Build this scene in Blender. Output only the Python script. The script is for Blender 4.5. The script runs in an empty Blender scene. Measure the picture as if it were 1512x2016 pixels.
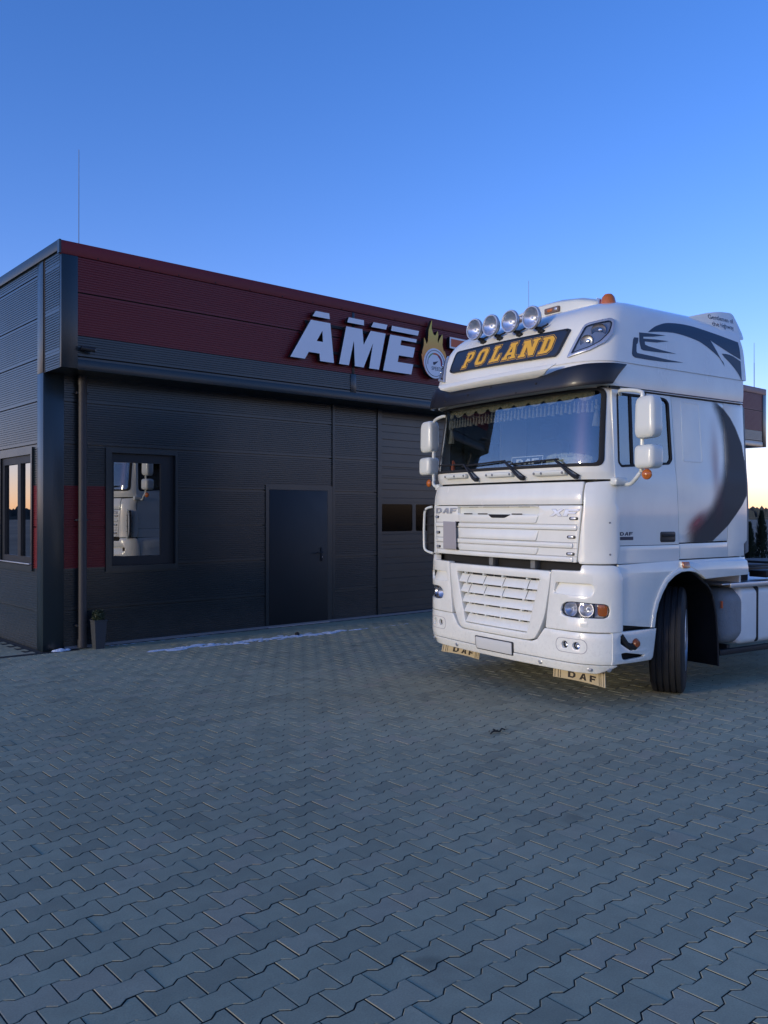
import bpy, bmesh, math, random
from mathutils import Vector, Matrix
import numpy as np
random.seed(7); RNG = np.random.default_rng(7)
PI = math.pi; R = math.radians
scene = bpy.context.scene
COL = scene.collection

# ------------------------------------------------------------------ camera, sky, sun, exposure
cd = bpy.data.cameras.new("camera"); cam = bpy.data.objects.new("camera", cd); COL.objects.link(cam)
cam.location = (0, 0, 1.72); cam.rotation_euler = (R(90.17), 0, 0)
cd.sensor_fit = 'VERTICAL'; cd.sensor_height = 36; cd.lens = 29.96
cd.clip_start = 0.05; cd.clip_end = 3000
scene.camera = cam

SUN_EL, SUN_AZ = 8.0, 235.0          # azimuth measured clockwise from +Y: behind the camera, to the left
world = bpy.data.worlds.new("World"); scene.world = world; world.use_nodes = True
wn = world.node_tree; wn.nodes.clear()
sky = wn.nodes.new('ShaderNodeTexSky'); sky.sky_type = 'NISHITA'; sky.sun_disc = False
sky.sun_elevation = R(SUN_EL); sky.sun_rotation = R(SUN_AZ)
sky.air_density = 1.0; sky.dust_density = 0.12; sky.ozone_density = 3.0; sky.altitude = 100
hs = wn.nodes.new('ShaderNodeMixRGB'); hs.blend_type = 'MULTIPLY'; hs.inputs[0].default_value = 1; hs.inputs[2].default_value = (1.38, .93, 1.29, 1)   # camera white balance
sat = wn.nodes.new('ShaderNodeHueSaturation'); sat.inputs['Saturation'].default_value = 1.2
bg = wn.nodes.new('ShaderNodeBackground'); bg.inputs['Strength'].default_value = 0.148
wo = wn.nodes.new('ShaderNodeOutputWorld')
wn.links.new(sky.outputs[0], sat.inputs['Color']); wn.links.new(sat.outputs[0], hs.inputs[1]); wn.links.new(hs.outputs[0], bg.inputs['Color']); wn.links.new(bg.outputs[0], wo.inputs[0])

sl = bpy.data.lights.new("sun", 'SUN'); sun = bpy.data.objects.new("sun", sl); COL.objects.link(sun)
sl.energy = 0.85; sl.angle = R(10); sl.color = (1.0, 0.90, 0.66)
sd = Vector((math.sin(R(SUN_AZ)) * math.cos(R(SUN_EL)), math.cos(R(SUN_AZ)) * math.cos(R(SUN_EL)), math.sin(R(SUN_EL))))
sun.rotation_euler = sd.to_track_quat('Z', 'Y').to_euler(); sun.location = sd * 60
vs = scene.view_settings; vs.view_transform = 'Standard'; vs.look = 'None'; vs.gamma = 1; vs.use_curve_mapping = False
vs.exposure = 0.84

# ------------------------------------------------------------------ materials
def lin(h):
    h = h.lstrip('#'); c = [int(h[i:i + 2], 16) / 255 for i in (0, 2, 4)]
    return tuple(((x / 12.92) if x <= .04045 else ((x + .055) / 1.055) ** 2.4) for x in c) + (1,)
def base(name):
    m = bpy.data.materials.new(name); m.use_nodes = True; nt = m.node_tree
    return m, nt, nt.nodes['Principled BSDF']
def mat(name, col, rough=.5, metal=0, coat=0, var=.06, vs_=4., bump=0, bs=60., rvar=.08, ior=1.45, dust=False):
    m, nt, p = base(name)
    c = lin(col) if isinstance(col, str) else tuple(col) + (1,)
    tc = nt.nodes.new('ShaderNodeTexCoord')
    nz = nt.nodes.new('ShaderNodeTexNoise'); nz.inputs['Scale'].default_value = vs_; nz.inputs['Detail'].default_value = 6; nz.inputs['Roughness'].default_value = .6
    nt.links.new(tc.outputs['Object'], nz.inputs['Vector'])
    mx = nt.nodes.new('ShaderNodeMixRGB'); mx.blend_type = 'MIX'
    mx.inputs[1].default_value = tuple(x * (1 - var) for x in c[:3]) + (1,); mx.inputs[2].default_value = tuple(min(1, x * (1 + var)) for x in c[:3]) + (1,)
    nt.links.new(nz.outputs[0], mx.inputs[0]); nt.links.new(mx.outputs[0], p.inputs['Base Color'])
    mr = nt.nodes.new('ShaderNodeMapRange'); mr.inputs['To Min'].default_value = max(.02, rough - rvar); mr.inputs['To Max'].default_value = min(1, rough + rvar)
    nt.links.new(nz.outputs[0], mr.inputs[0]); nt.links.new(mr.outputs[0], p.inputs['Roughness'])
    p.inputs['Metallic'].default_value = metal; p.inputs['IOR'].default_value = ior
    if dust:
        sp = nt.nodes.new('ShaderNodeSeparateXYZ'); nt.links.new(tc.outputs['Object'], sp.inputs[0])
        n3 = nt.nodes.new('ShaderNodeTexNoise'); n3.inputs['Scale'].default_value = 5; n3.inputs['Detail'].default_value = 8; n3.inputs['Roughness'].default_value = .8; nt.links.new(tc.outputs['Object'], n3.inputs['Vector'])
        za = nt.nodes.new('ShaderNodeMath'); za.operation = 'MULTIPLY_ADD'; za.inputs[1].default_value = -1.1; nt.links.new(n3.outputs[0], za.inputs[0]); nt.links.new(sp.outputs[2], za.inputs[2])
        dm = nt.nodes.new('ShaderNodeMapRange'); dm.inputs['From Min'].default_value = -.12; dm.inputs['From Max'].default_value = -.62; dm.inputs['To Max'].default_value = .38; nt.links.new(za.outputs[0], dm.inputs[0])
        dx = nt.nodes.new('ShaderNodeMixRGB'); dx.inputs[2].default_value = (.075, .07, .06, 1); nt.links.new(dm.outputs[0], dx.inputs[0]); nt.links.new(mx.outputs[0], dx.inputs[1]); nt.links.new(dx.outputs[0], p.inputs['Base Color'])
    if coat: p.inputs['Coat Weight'].default_value = coat; p.inputs['Coat Roughness'].default_value = .22 if 'anthracite' in name else .06
    if bump:
        n2 = nt.nodes.new('ShaderNodeTexNoise'); n2.inputs['Scale'].default_value = bs; n2.inputs['Detail'].default_value = 4
        nt.links.new(tc.outputs['Object'], n2.inputs['Vector'])
        b = nt.nodes.new('ShaderNodeBump'); b.inputs['Strength'].default_value = bump; b.inputs['Distance'].default_value = .01
        nt.links.new(n2.outputs[0], b.inputs['Height']); nt.links.new(b.outputs[0], p.inputs['Normal'])
    return m
def glass(name, tint, refl, rough=0.0, iorf=1.5):
    m, nt, p = base(name); nt.nodes.remove(p); out = nt.nodes['Material Output']
    tr = nt.nodes.new('ShaderNodeBsdfTransparent'); tr.inputs[0].default_value = tuple(tint) + (1,)
    gl = nt.nodes.new('ShaderNodeBsdfGlossy'); gl.inputs['Roughness'].default_value = rough; gl.inputs[0].default_value = (1, 1, 1, 1)
    fr = nt.nodes.new('ShaderNodeLayerWeight'); fr.inputs[0].default_value = .5
    pw = nt.nodes.new('ShaderNodeMath'); pw.operation = 'POWER'; pw.inputs[1].default_value = 4.0; nt.links.new(fr.outputs['Facing'], pw.inputs[0])
    ad = nt.nodes.new('ShaderNodeMath'); ad.operation = 'ADD'; ad.use_clamp = True; ad.inputs[1].default_value = refl
    mx = nt.nodes.new('ShaderNodeMixShader'); nt.links.new(pw.outputs[0], ad.inputs[0]); nt.links.new(ad.outputs[0], mx.inputs[0])
    nt.links.new(tr.outputs[0], mx.inputs[1]); nt.links.new(gl.outputs[0], mx.inputs[2]); nt.links.new(mx.outputs[0], out.inputs[0])
    return m
M = {}
def paint_white():
    m, nt, p = base('white_truck_paint')
    tc = nt.nodes.new('ShaderNodeTexCoord'); L = nt.links.new
    mp = nt.nodes.new('ShaderNodeMapping'); mp.inputs['Scale'].default_value = (1.2, 1.2, .7); L(tc.outputs['Object'], mp.inputs[0])
    nz = nt.nodes.new('ShaderNodeTexNoise'); nz.inputs['Scale'].default_value = 2.2; nz.inputs['Detail'].default_value = 8; nz.inputs['Roughness'].default_value = .65
    L(mp.outputs[0], nz.inputs['Vector'])
    cr = nt.nodes.new('ShaderNodeValToRGB'); cr.color_ramp.elements[0].position = .30; cr.color_ramp.elements[1].position = .60
    cr.color_ramp.elements[0].color = (.79, .775, .69, 1); cr.color_ramp.elements[1].color = (.85, .84, .745, 1)
    L(nz.outputs[0], cr.inputs[0])
    sp = nt.nodes.new('ShaderNodeSeparateXYZ'); L(tc.outputs['Object'], sp.inputs[0])
    gz = nt.nodes.new('ShaderNodeMapRange'); gz.inputs['From Min'].default_value = 1.25; gz.inputs['From Max'].default_value = .35; gz.inputs['To Max'].default_value = .28; L(sp.outputs[2], gz.inputs[0])
    gn = nt.nodes.new('ShaderNodeTexNoise'); gn.inputs['Scale'].default_value = 32; gn.inputs['Detail'].default_value = 8; gn.inputs['Roughness'].default_value = .75; L(tc.outputs['Object'], gn.inputs['Vector'])
    gm = nt.nodes.new('ShaderNodeMapRange'); gm.inputs['From Min'].default_value = .50; gm.inputs['From Max'].default_value = .75; L(gn.outputs[0], gm.inputs[0])
    gg = nt.nodes.new('ShaderNodeMath'); gg.operation = 'MULTIPLY'; L(gz.outputs[0], gg.inputs[0]); L(gm.outputs[0], gg.inputs[1])
    gx_ = nt.nodes.new('ShaderNodeMixRGB'); gx_.inputs[2].default_value = (.30, .27, .22, 1); L(gg.outputs[0], gx_.inputs[0]); L(cr.outputs[0], gx_.inputs[1]); L(gx_.outputs[0], p.inputs['Base Color'])
    mr = nt.nodes.new('ShaderNodeMapRange'); mr.inputs['To Min'].default_value = .34; mr.inputs['To Max'].default_value = .16
    L(nz.outputs[0], mr.inputs[0]); L(mr.outputs[0], p.inputs['Roughness'])
    p.inputs['Coat Weight'].default_value = .6; p.inputs['Coat Roughness'].default_value = .08
    n2 = nt.nodes.new('ShaderNodeTexNoise'); n2.inputs['Scale'].default_value = 5; L(tc.outputs['Object'], n2.inputs['Vector'])
    b = nt.nodes.new('ShaderNodeBump'); b.inputs['Strength'].default_value = .06; b.inputs['Distance'].default_value = .02
    L(n2.outputs[0], b.inputs['Height']); L(b.outputs[0], p.inputs['Normal'])
    return m
M['white'] = paint_white()
M['white_plastic'] = mat('white_plastic', (.70, .71, .635), .3, coat=.3, var=.05)
M['black_plastic'] = mat('black_plastic', (.018, .019, .022), .42, var=.2)
M['rubber'] = mat('rubber', (.014, .014, .015), .72, var=.2, bump=.3, bs=150)
M['dark'] = mat('dark_metal', (.012, .012, .013), .6, var=.3)
M['seam'] = mat('seam_gap', (.01, .01, .012), .8, var=.1)
M['chrome'] = mat('chrome', (.80, .81, .83), .12, metal=1, var=.03, rvar=.04)
M['bowl'] = mat('lamp_reflector', (.82, .82, .84), .34, metal=1, var=.05, vs_=30)
M['alu'] = mat('aluminium', (.52, .54, .57), .38, metal=.85, var=.1, vs_=9)
M['silver'] = mat('silver_plastic', (.50, .52, .56), .28, metal=.5, var=.04)
M['amber'] = mat('amber_plastic', (.50, .13, .02), .2, coat=.6, var=.1)
M['amber_dark'] = mat('brown_amber_plastic', (.22, .06, .02), .3, coat=.3)
M['red_plastic'] = mat('red_plastic', (.45, .02, .02), .35, var=.1)
M['navy'] = mat('navy_vinyl', (.022, .034, .062), .40, var=.12)
M['decal'] = mat('slate_decal', (.032, .046, .070), .40, coat=.0, var=.08)
M['decal_line'] = mat('slate_outline', (.10, .13, .17), .4)
M['yellow'] = mat('yellow_vinyl', (.78, .42, .04), .45, var=.06)
M['tan'] = mat('tan_rubber', (.52, .42, .25), .6, var=.18, vs_=7)
M['brown_print'] = mat('dark_brown_print', (.022, .015, .01), .6)
M['cream'] = mat('cream_fabric', (.25, .23, .18), .9, var=.2, vs_=30)
M['interior'] = mat('cab_lining', (.035, .036, .034), .8, var=.2)
M['seat'] = mat('seat_fabric', (.02, .02, .022), .9, var=.3, vs_=15)
M['fleece'] = mat('fleece', (.85, .76, .56), .95, var=.3, vs_=25, bump=1.0, bs=70)
M['badge_white'] = mat('badge_white_chrome', (.86, .87, .88), .22, coat=.5, var=.02)
M['badge_grey'] = mat('badge_grey_chrome', (.42, .43, .45), .3, metal=.3, var=.05)
M['lamp_body'] = mat('lamp_body_light_grey', (.55, .56, .58), .25, coat=.4, var=.08, vs_=40)
M['greycard'] = mat('grey_card', (.36, .335, .34), .6, var=.07)
M['plate'] = mat('blank_number_plate', (.62, .62, .58), .5)
M['tank'] = mat('white_tank_paint', (.74, .76, .72), .42, coat=.2, var=.10, vs_=6, bump=.25, bs=25)
M['tank_grey'] = mat('galvanised_tank_end', (.20, .22, .23), .6, var=.25, vs_=8, bump=.5, bs=60)
M['wind_glass'] = glass('windscreen_glass', (.84, .87, .86), .13, 0)
M['side_glass'] = glass('side_window_glass', (.30, .36, .36), .20, 0)
M['lens'] = glass('clear_lens', (.92, .93, .95), .03, .03)
M['window_glass'] = glass('building_window_glass', (.10, .11, .11), .38, 0)
M['gate_glass'] = glass('gate_window_plastic', (.10, .11, .13), .01, .12)
M['wall'] = mat('anthracite_sheet_metal', (.005, .0125, .0155), .34, coat=.45, var=.14, vs_=1.2, ior=1.5, bump=.22, bs=1.6, dust=True)
M['trim'] = mat('anthracite_trim', (.006, .0145, .018), .34, coat=.40, var=.06, vs_=2, ior=1.5)
M['wall_red'] = mat('red_sheet_metal', (.155, .013, .016), .42, var=.08, vs_=1.2, metal=.05)
M['door'] = mat('door_coating', (.009, .011, .013), .5, var=.08)
M['pipe'] = mat('downpipe_metal', (.040, .036, .036), .55, metal=.0, var=.1)
M['sign_white'] = mat('sign_acrylic_white', (.90, .90, .89), .35, var=.03)
M['sign_side'] = mat('sign_return_black', (.008, .008, .009), .6)
M['sign_orange'] = mat('sign_orange', (.66, .13, .04), .45, var=.05)
M['grey'] = mat('grey_paint', (.18, .19, .2), .5)
M['green'] = mat('dial_green', (.10, .35, .12), .5)
M['dial_red'] = mat('dial_red', (.30, .02, .05), .5)
M['pot'] = mat('grey_stone_pot', (.045, .050, .055), .7, var=.12, bump=.3, bs=80)
M['leaf'] = mat('box_leaves', (.022, .036, .012), .6, var=.5, vs_=20)
M['thuja'] = mat('thuja_foliage', (.020, .030, .014), .8, var=.5, vs_=8)
M['forest'] = mat('distant_forest', (.045, .055, .055), .9, var=.4, vs_=.05)
M['bark'] = mat('bark', (.06, .045, .03), .9, var=.3)
M['snow'] = mat('snow', (.72, .76, .82), .6, var=.06, vs_=20, bump=.6, bs=60)
M['twig'] = mat('dark_leaf_litter', (.015, .014, .012), .8)
M['rod'] = mat('rod_steel', (.16, .17, .19), .4, metal=.6)
M['roof'] = mat('roof_membrane', (.12, .12, .13), .8)

def flame_mat():
    m, nt, p = base('flame_print'); L = nt.links.new
    tc = nt.nodes.new('ShaderNodeTexCoord'); sp = nt.nodes.new('ShaderNodeSeparateXYZ'); L(tc.outputs['Object'], sp.inputs[0])
    mr = nt.nodes.new('ShaderNodeMapRange'); mr.inputs['From Min'].default_value = 4.15; mr.inputs['From Max'].default_value = 4.85; L(sp.outputs[2], mr.inputs[0])
    cr = nt.nodes.new('ShaderNodeValToRGB'); cr.color_ramp.elements[0].color = (.95, .19, .05, 1); cr.color_ramp.elements[1].color = (.85, .66, .09, 1)
    e = cr.color_ramp.elements.new(.45); e.color = (.98, .42, .06, 1)
    L(mr.outputs[0], cr.inputs[0]); L(cr.outputs[0], p.inputs['Base Color']); p.inputs['Roughness'].default_value = .4
    return m
M['flame'] = flame_mat()
def paver_mat():
    m, nt, p = base('concrete_paver'); L = nt.links.new
    g = nt.nodes.new('ShaderNodeNewGeometry'); tc = nt.nodes.new('ShaderNodeTexCoord')
    cr = nt.nodes.new('ShaderNodeValToRGB'); r = cr.color_ramp
    r.elements[0].position = 0; r.elements[0].color = (.285, .268, .172, 1); r.elements[1].position = 1; r.elements[1].color = (.395, .368, .235, 1)
    for pos, c in ((.10, (.325, .304, .193)), (.5, (.358, .334, .212)), (.85, (.375, .352, .223)), (.93, (.385, .330, .215))):
        e = r.elements.new(pos); e.color = c + (1,)
    L(g.outputs['Random Per Island'], cr.inputs[0])
    n1 = nt.nodes.new('ShaderNodeTexNoise'); n1.inputs['Scale'].default_value = .35; n1.inputs['Detail'].default_value = 5; L(tc.outputs['Object'], n1.inputs['Vector'])
    mr = nt.nodes.new('ShaderNodeMapRange'); mr.inputs['From Min'].default_value = .3; mr.inputs['From Max'].default_value = .7; mr.inputs['To Min'].default_value = .84; mr.inputs['To Max'].default_value = 1.12; L(n1.outputs[0], mr.inputs[0])
    n2 = nt.nodes.new('ShaderNodeTexNoise'); n2.inputs['Scale'].default_value = 140; n2.inputs['Detail'].default_value = 5; L(tc.outputs['Object'], n2.inputs['Vector'])
    mr2 = nt.nodes.new('ShaderNodeMapRange'); mr2.inputs['From Min'].default_value = .25; mr2.inputs['From Max'].default_value = .75; mr2.inputs['To Min'].default_value = .86; mr2.inputs['To Max'].default_value = 1.14; L(n2.outputs[0], mr2.inputs[0])
    n3 = nt.nodes.new('ShaderNodeTexNoise'); n3.inputs['Scale'].default_value = 9; n3.inputs['Detail'].default_value = 4; L(tc.outputs['Object'], n3.inputs['Vector'])
    mr3 = nt.nodes.new('ShaderNodeMapRange'); mr3.inputs['From Min'].default_value = .3; mr3.inputs['From Max'].default_value = .7; mr3.inputs['To Min'].default_value = .92; mr3.inputs['To Max'].default_value = 1.07; L(n3.outputs[0], mr3.inputs[0])
    a = nt.nodes.new('ShaderNodeMath'); a.operation = 'MULTIPLY'; L(mr.outputs[0], a.inputs[0]); L(mr2.outputs[0], a.inputs[1])
    b = nt.nodes.new('ShaderNodeMath'); b.operation = 'MULTIPLY'; L(a.outputs[0], b.inputs[0]); L(mr3.outputs[0], b.inputs[1])
    n4 = nt.nodes.new('ShaderNodeTexNoise'); n4.inputs['Scale'].default_value = 1.7; n4.inputs['Detail'].default_value = 3; L(tc.outputs['Object'], n4.inputs['Vector'])
    mr4 = nt.nodes.new('ShaderNodeMapRange'); mr4.interpolation_type = 'SMOOTHSTEP'; mr4.inputs['From Min'].default_value = .66; mr4.inputs['From Max'].default_value = .74; mr4.inputs['To Min'].default_value = 1; mr4.inputs['To Max'].default_value = .72; L(n4.outputs[0], mr4.inputs[0])
    b4 = nt.nodes.new('ShaderNodeMath'); b4.operation = 'MULTIPLY'; L(b.outputs[0], b4.inputs[0]); L(mr4.outputs[0], b4.inputs[1])
    v = nt.nodes.new('ShaderNodeVectorMath'); v.operation = 'SCALE'; L(cr.outputs[0], v.inputs[0]); L(b4.outputs[0], v.inputs['Scale'])
    L(v.outputs[0], p.inputs['Base Color']); p.inputs['Roughness'].default_value = .78
    bp = nt.nodes.new('ShaderNodeBump'); bp.inputs['Strength'].default_value = .35; bp.inputs['Distance'].default_value = .002; L(n2.outputs[0], bp.inputs['Height']); L(bp.outputs[0], p.inputs['Normal'])
    return m
M['paver'] = paver_mat()
M['joint'] = mat('joint_sand', (.035, .034, .03), .95, var=.4, vs_=30)
def field_mat():
    m, nt, p = base('dry_grass_field'); L = nt.links.new
    tc = nt.nodes.new('ShaderNodeTexCoord'); mp = nt.nodes.new('ShaderNodeMapping'); mp.inputs['Scale'].default_value = (.004, .05, 1); L(tc.outputs['Object'], mp.inputs[0])
    n = nt.nodes.new('ShaderNodeTexNoise'); n.inputs['Scale'].default_value = 3; n.inputs['Detail'].default_value = 6; L(mp.outputs[0], n.inputs['Vector'])
    cr = nt.nodes.new('ShaderNodeValToRGB'); cr.color_ramp.elements[0].color = (.055, .05, .032, 1); cr.color_ramp.elements[1].color = (.15, .13, .085, 1)
    cr.color_ramp.elements[0].position = .35; cr.color_ramp.elements[1].position = .65
    L(n.outputs[0], cr.inputs[0]); L(cr.outputs[0], p.inputs['Base Color']); p.inputs['Roughness'].default_value = .95
    return m
M['field'] = field_mat()

# ------------------------------------------------------------------ object helpers
def link(name, me, m, parent=None, mw=None):
    o = bpy.data.objects.new(name, me); COL.objects.link(o)
    if m is not None and not me.materials: me.materials.append(m)
    if parent is not None: o.parent = parent
    elif mw is not None: o.matrix_world = mw
    return o
def obj(name, bm, m, parent=None, smooth=30, mw=None):
    me = bpy.data.meshes.new(name); bm.to_mesh(me); bm.free()
    if smooth:
        me.polygons.foreach_set('use_smooth', [True] * len(me.polygons)); me.set_sharp_from_angle(angle=R(smooth))
    return link(name, me, m, parent, mw)
def tag(o, label=None, cat=None, group=None, kind=None):
    if label: o['label'] = label
    if cat: o['category'] = cat
    if group: o['group'] = group
    if kind: o['kind'] = kind
    return o
def empty(name, mw, label, cat, group=None):
    o = bpy.data.objects.new(name, None); COL.objects.link(o); o.matrix_world = mw; o.empty_display_size = .3
    return tag(o, label, cat, group)
def copy_tree(o, parent=None):
    c = o.copy(); COL.objects.link(c); c.parent = parent
    for ch in list(o.children): copy_tree(ch, c)
    return c
def rrect(u0, v0, u1, v1, r=.02, n=4):
    P = []
    for cx, cy, a0 in ((u1 - r, v1 - r, 0), (u0 + r, v1 - r, 90), (u0 + r, v0 + r, 180), (u1 - r, v0 + r, 270)):
        for i in range(n + 1):
            a = R(a0 + 90 * i / n); P.append((cx + r * math.cos(a), cy + r * math.sin(a)))
    return P
def rpoly(P, r, n=3):
    """round the corners of a polygon by radius-like distance r (number or list)"""
    out = []; N = len(P)
    for i, p in enumerate(P):
        rr = r[i] if isinstance(r, (list, tuple)) else r
        a = Vector(P[i - 1]); b = Vector(p); c = Vector(P[(i + 1) % N])
        if rr <= 0: out.append(tuple(b)); continue
        d1 = min(rr, (a - b).length * .45); d2 = min(rr, (c - b).length * .45)
        s = b + (a - b).normalized() * d1; e = b + (c - b).normalized() * d2
        for k in range(n + 1):
            t = k / n; q = s * (1 - t) ** 2 + b * 2 * t * (1 - t) + e * t * t; out.append((q.x, q.y))
    return out
def circle(cx, cy, r, n=24, ry=None): return [(cx + r * math.cos(2 * PI * i / n), cy + (ry or r) * math.sin(2 * PI * i / n)) for i in range(n)]
def prism_bm(loops, t, bev=0, su=None, sv=None, bm=None, z0=0):
    """loops[0] is the outline, the rest holes; solid of thickness t over the (u,v) plane"""
    b = bmesh.new()
    for L in loops:
        vs_ = [b.verts.new((p[0], p[1], z0)) for p in L]
        for i in range(len(vs_)): b.edges.new((vs_[i - 1], vs_[i]))
    bmesh.ops.triangle_fill(b, use_beauty=True, use_dissolve=False, edges=b.edges[:], normal=(0, 0, 1))
    if t:
        r = bmesh.ops.extrude_face_region(b, geom=b.faces[:])
        for v in [e for e in r['geom'] if isinstance(e, bmesh.types.BMVert)]: v.co.z += t
        bmesh.ops.recalc_face_normals(b, faces=b.faces[:])
        bmesh.ops.dissolve_limit(b, angle_limit=R(.5), verts=b.verts[:], edges=b.edges[:])
        if bev:
            es = [e for e in b.edges if abs(e.verts[0].co.z - z0 - t) < 1e-6 and abs(e.verts[1].co.z - z0 - t) < 1e-6 and len(e.link_faces) == 2 and e.calc_face_angle(0) > 1]
            bmesh.ops.bevel(b, geom=es, offset=bev, segments=2, profile=.5, affect='EDGES', clamp_overlap=True)
    us = [v.co.x for v in b.verts]; vv = [v.co.y for v in b.verts]
    def cut(axis, lo, hi, vals):
        for c in vals:
            if lo + 1e-4 < c < hi - 1e-4:
                co = [0, 0, 0]; no = [0, 0, 0]; co[axis] = c; no[axis] = 1
                bmesh.ops.bisect_plane(b, geom=b.verts[:] + b.edges[:] + b.faces[:], plane_co=co, plane_no=no)
    if su: cut(0, min(us), max(us), su)
    if sv: cut(1, min(vv), max(vv), sv)
    if bm is not None:
        me = bpy.data.meshes.new('tmp'); b.to_mesh(me); b.free(); bm.from_mesh(me); bpy.data.meshes.remove(me); return bm
    return b
def mapped(b, f):
    for v in b.verts: v.co = Vector(f(v.co.x, v.co.y, v.co.z))
    bmesh.ops.recalc_face_normals(b, faces=b.faces[:]); return b
def box_bm(x0, y0, z0, x1, y1, z1, bev=0, bm=None, seg=2):
    b = bmesh.new()
    bmesh.ops.create_cube(b, size=1)
    for v in b.verts: v.co = Vector(((x0 + x1) / 2 + v.co.x * (x1 - x0), (y0 + y1) / 2 + v.co.y * (y1 - y0), (z0 + z1) / 2 + v.co.z * (z1 - z0)))
    if bev: bmesh.ops.bevel(b, geom=b.edges[:], offset=bev, segments=seg, profile=.5, affect='EDGES', clamp_overlap=True)
    if bm is not None:
        me = bpy.data.meshes.new('tmp'); b.to_mesh(me); b.free(); bm.from_mesh(me); bpy.data.meshes.remove(me); return bm
    return b
def merge(bm, b):
    me = bpy.data.meshes.new('tmp'); b.to_mesh(me); b.free(); bm.from_mesh(me); bpy.data.meshes.remove(me); return bm
def tube_bm(pts, r, n=10, bm=None, caps=True):
    bm = bm or bmesh.new(); pts = [Vector(p) for p in pts]; rings = []
    for i, p in enumerate(pts):
        t = (pts[min(i + 1, len(pts) - 1)] - pts[max(i - 1, 0)]).normalized()
        up = Vector((0, 0, 1)) if abs(t.z) < .9 else Vector((1, 0, 0)); a = t.cross(up).normalized(); c = t.cross(a)
        rr = r[i] if isinstance(r, (list, tuple)) else r
        rings.append([bm.verts.new(p + (a * math.cos(2 * PI * k / n) + c * math.sin(2 * PI * k / n)) * rr) for k in range(n)])
    for A, B_ in zip(rings, rings[1:]):
        for k in range(n): bm.faces.new((A[k], A[(k + 1) % n], B_[(k + 1) % n], B_[k]))
    if caps: bm.faces.new(rings[0][::-1]); bm.faces.new(rings[-1])
    return bm
def smooth_path(pts, n=6):
    P = [Vector(p) for p in pts]; out = []
    for i in range(len(P) - 1):
        p0 = P[max(i - 1, 0)]; p1 = P[i]; p2 = P[i + 1]; p3 = P[min(i + 2, len(P) - 1)]
        for k in range(n):
            t = k / n; out.append(.5 * ((2 * p1) + (p2 - p0) * t + (2 * p0 - 5 * p1 + 4 * p2 - p3) * t * t + (3 * p1 - p0 - 3 * p2 + p3) * t ** 3))
    out.append(P[-1]); return out
def lathe_bm(prof, n=32, bm=None, mtx=None):
    """prof: list of (r, h) around local +Z"""
    b = bmesh.new(); rings = []
    for r, h in prof:
        if r < 1e-5: rings.append([b.verts.new((0, 0, h))])
        else: rings.append([b.verts.new((r * math.cos(2 * PI * k / n), r * math.sin(2 * PI * k / n), h)) for k in range(n)])
    for A, B_ in zip(rings, rings[1:]):
        for k in range(n):
            if len(A) == 1 and len(B_) == 1: break
            if len(A) == 1: b.faces.new((A[0], B_[k], B_[(k + 1) % n]))
            elif len(B_) == 1: b.faces.new((A[k], A[(k + 1) % n], B_[0]))
            else: b.faces.new((A[k], A[(k + 1) % n], B_[(k + 1) % n], B_[k]))
    bmesh.ops.recalc_face_normals(b, faces=b.faces[:])
    if mtx is not None: bmesh.ops.transform(b, matrix=mtx, verts=b.verts[:])
    if bm is not None: return merge(bm, b)
    return b
def axis_m(loc, direction):
    return Matrix.Translation(Vector(loc)) @ Vector(direction).to_track_quat('Z', 'Y').to_matrix().to_4x4()
def text_bm(s, size, align='LEFT', bold=0, space=1.0):
    cu = bpy.data.curves.new('t', 'FONT'); cu.body = s; cu.size = size; cu.align_x = align; cu.offset = bold; cu.space_character = space; cu.resolution_u = 3
    o = bpy.data.objects.new('t', cu); COL.objects.link(o); bpy.context.view_layer.update()
    me = bpy.data.meshes.new_from_object(o.evaluated_get(bpy.context.evaluated_depsgraph_get()))
    b = bmesh.new(); b.from_mesh(me); bpy.data.objects.remove(o); bpy.data.curves.remove(cu); bpy.data.meshes.remove(me)
    return b
def offset_poly(P, d):
    """d > 0 grows an anticlockwise loop"""
    N = len(P); A = sum(P[i][0] * P[(i + 1) % N][1] - P[(i + 1) % N][0] * P[i][1] for i in range(N))
    s = 1 if A > 0 else -1; out = []
    for i in range(N):
        a = Vector(P[i - 1]); b = Vector(P[i]); c = Vector(P[(i + 1) % N])
        e1 = (b - a).normalized(); e2 = (c - b).normalized(); n1 = Vector((e1.y, -e1.x)) * s; n2 = Vector((e2.y, -e2.x)) * s
        m = n1 + n2; k = m.length_squared / 2
        k = max(k, .35); out.append(tuple(b + m * (d / k)))
    return out
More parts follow.
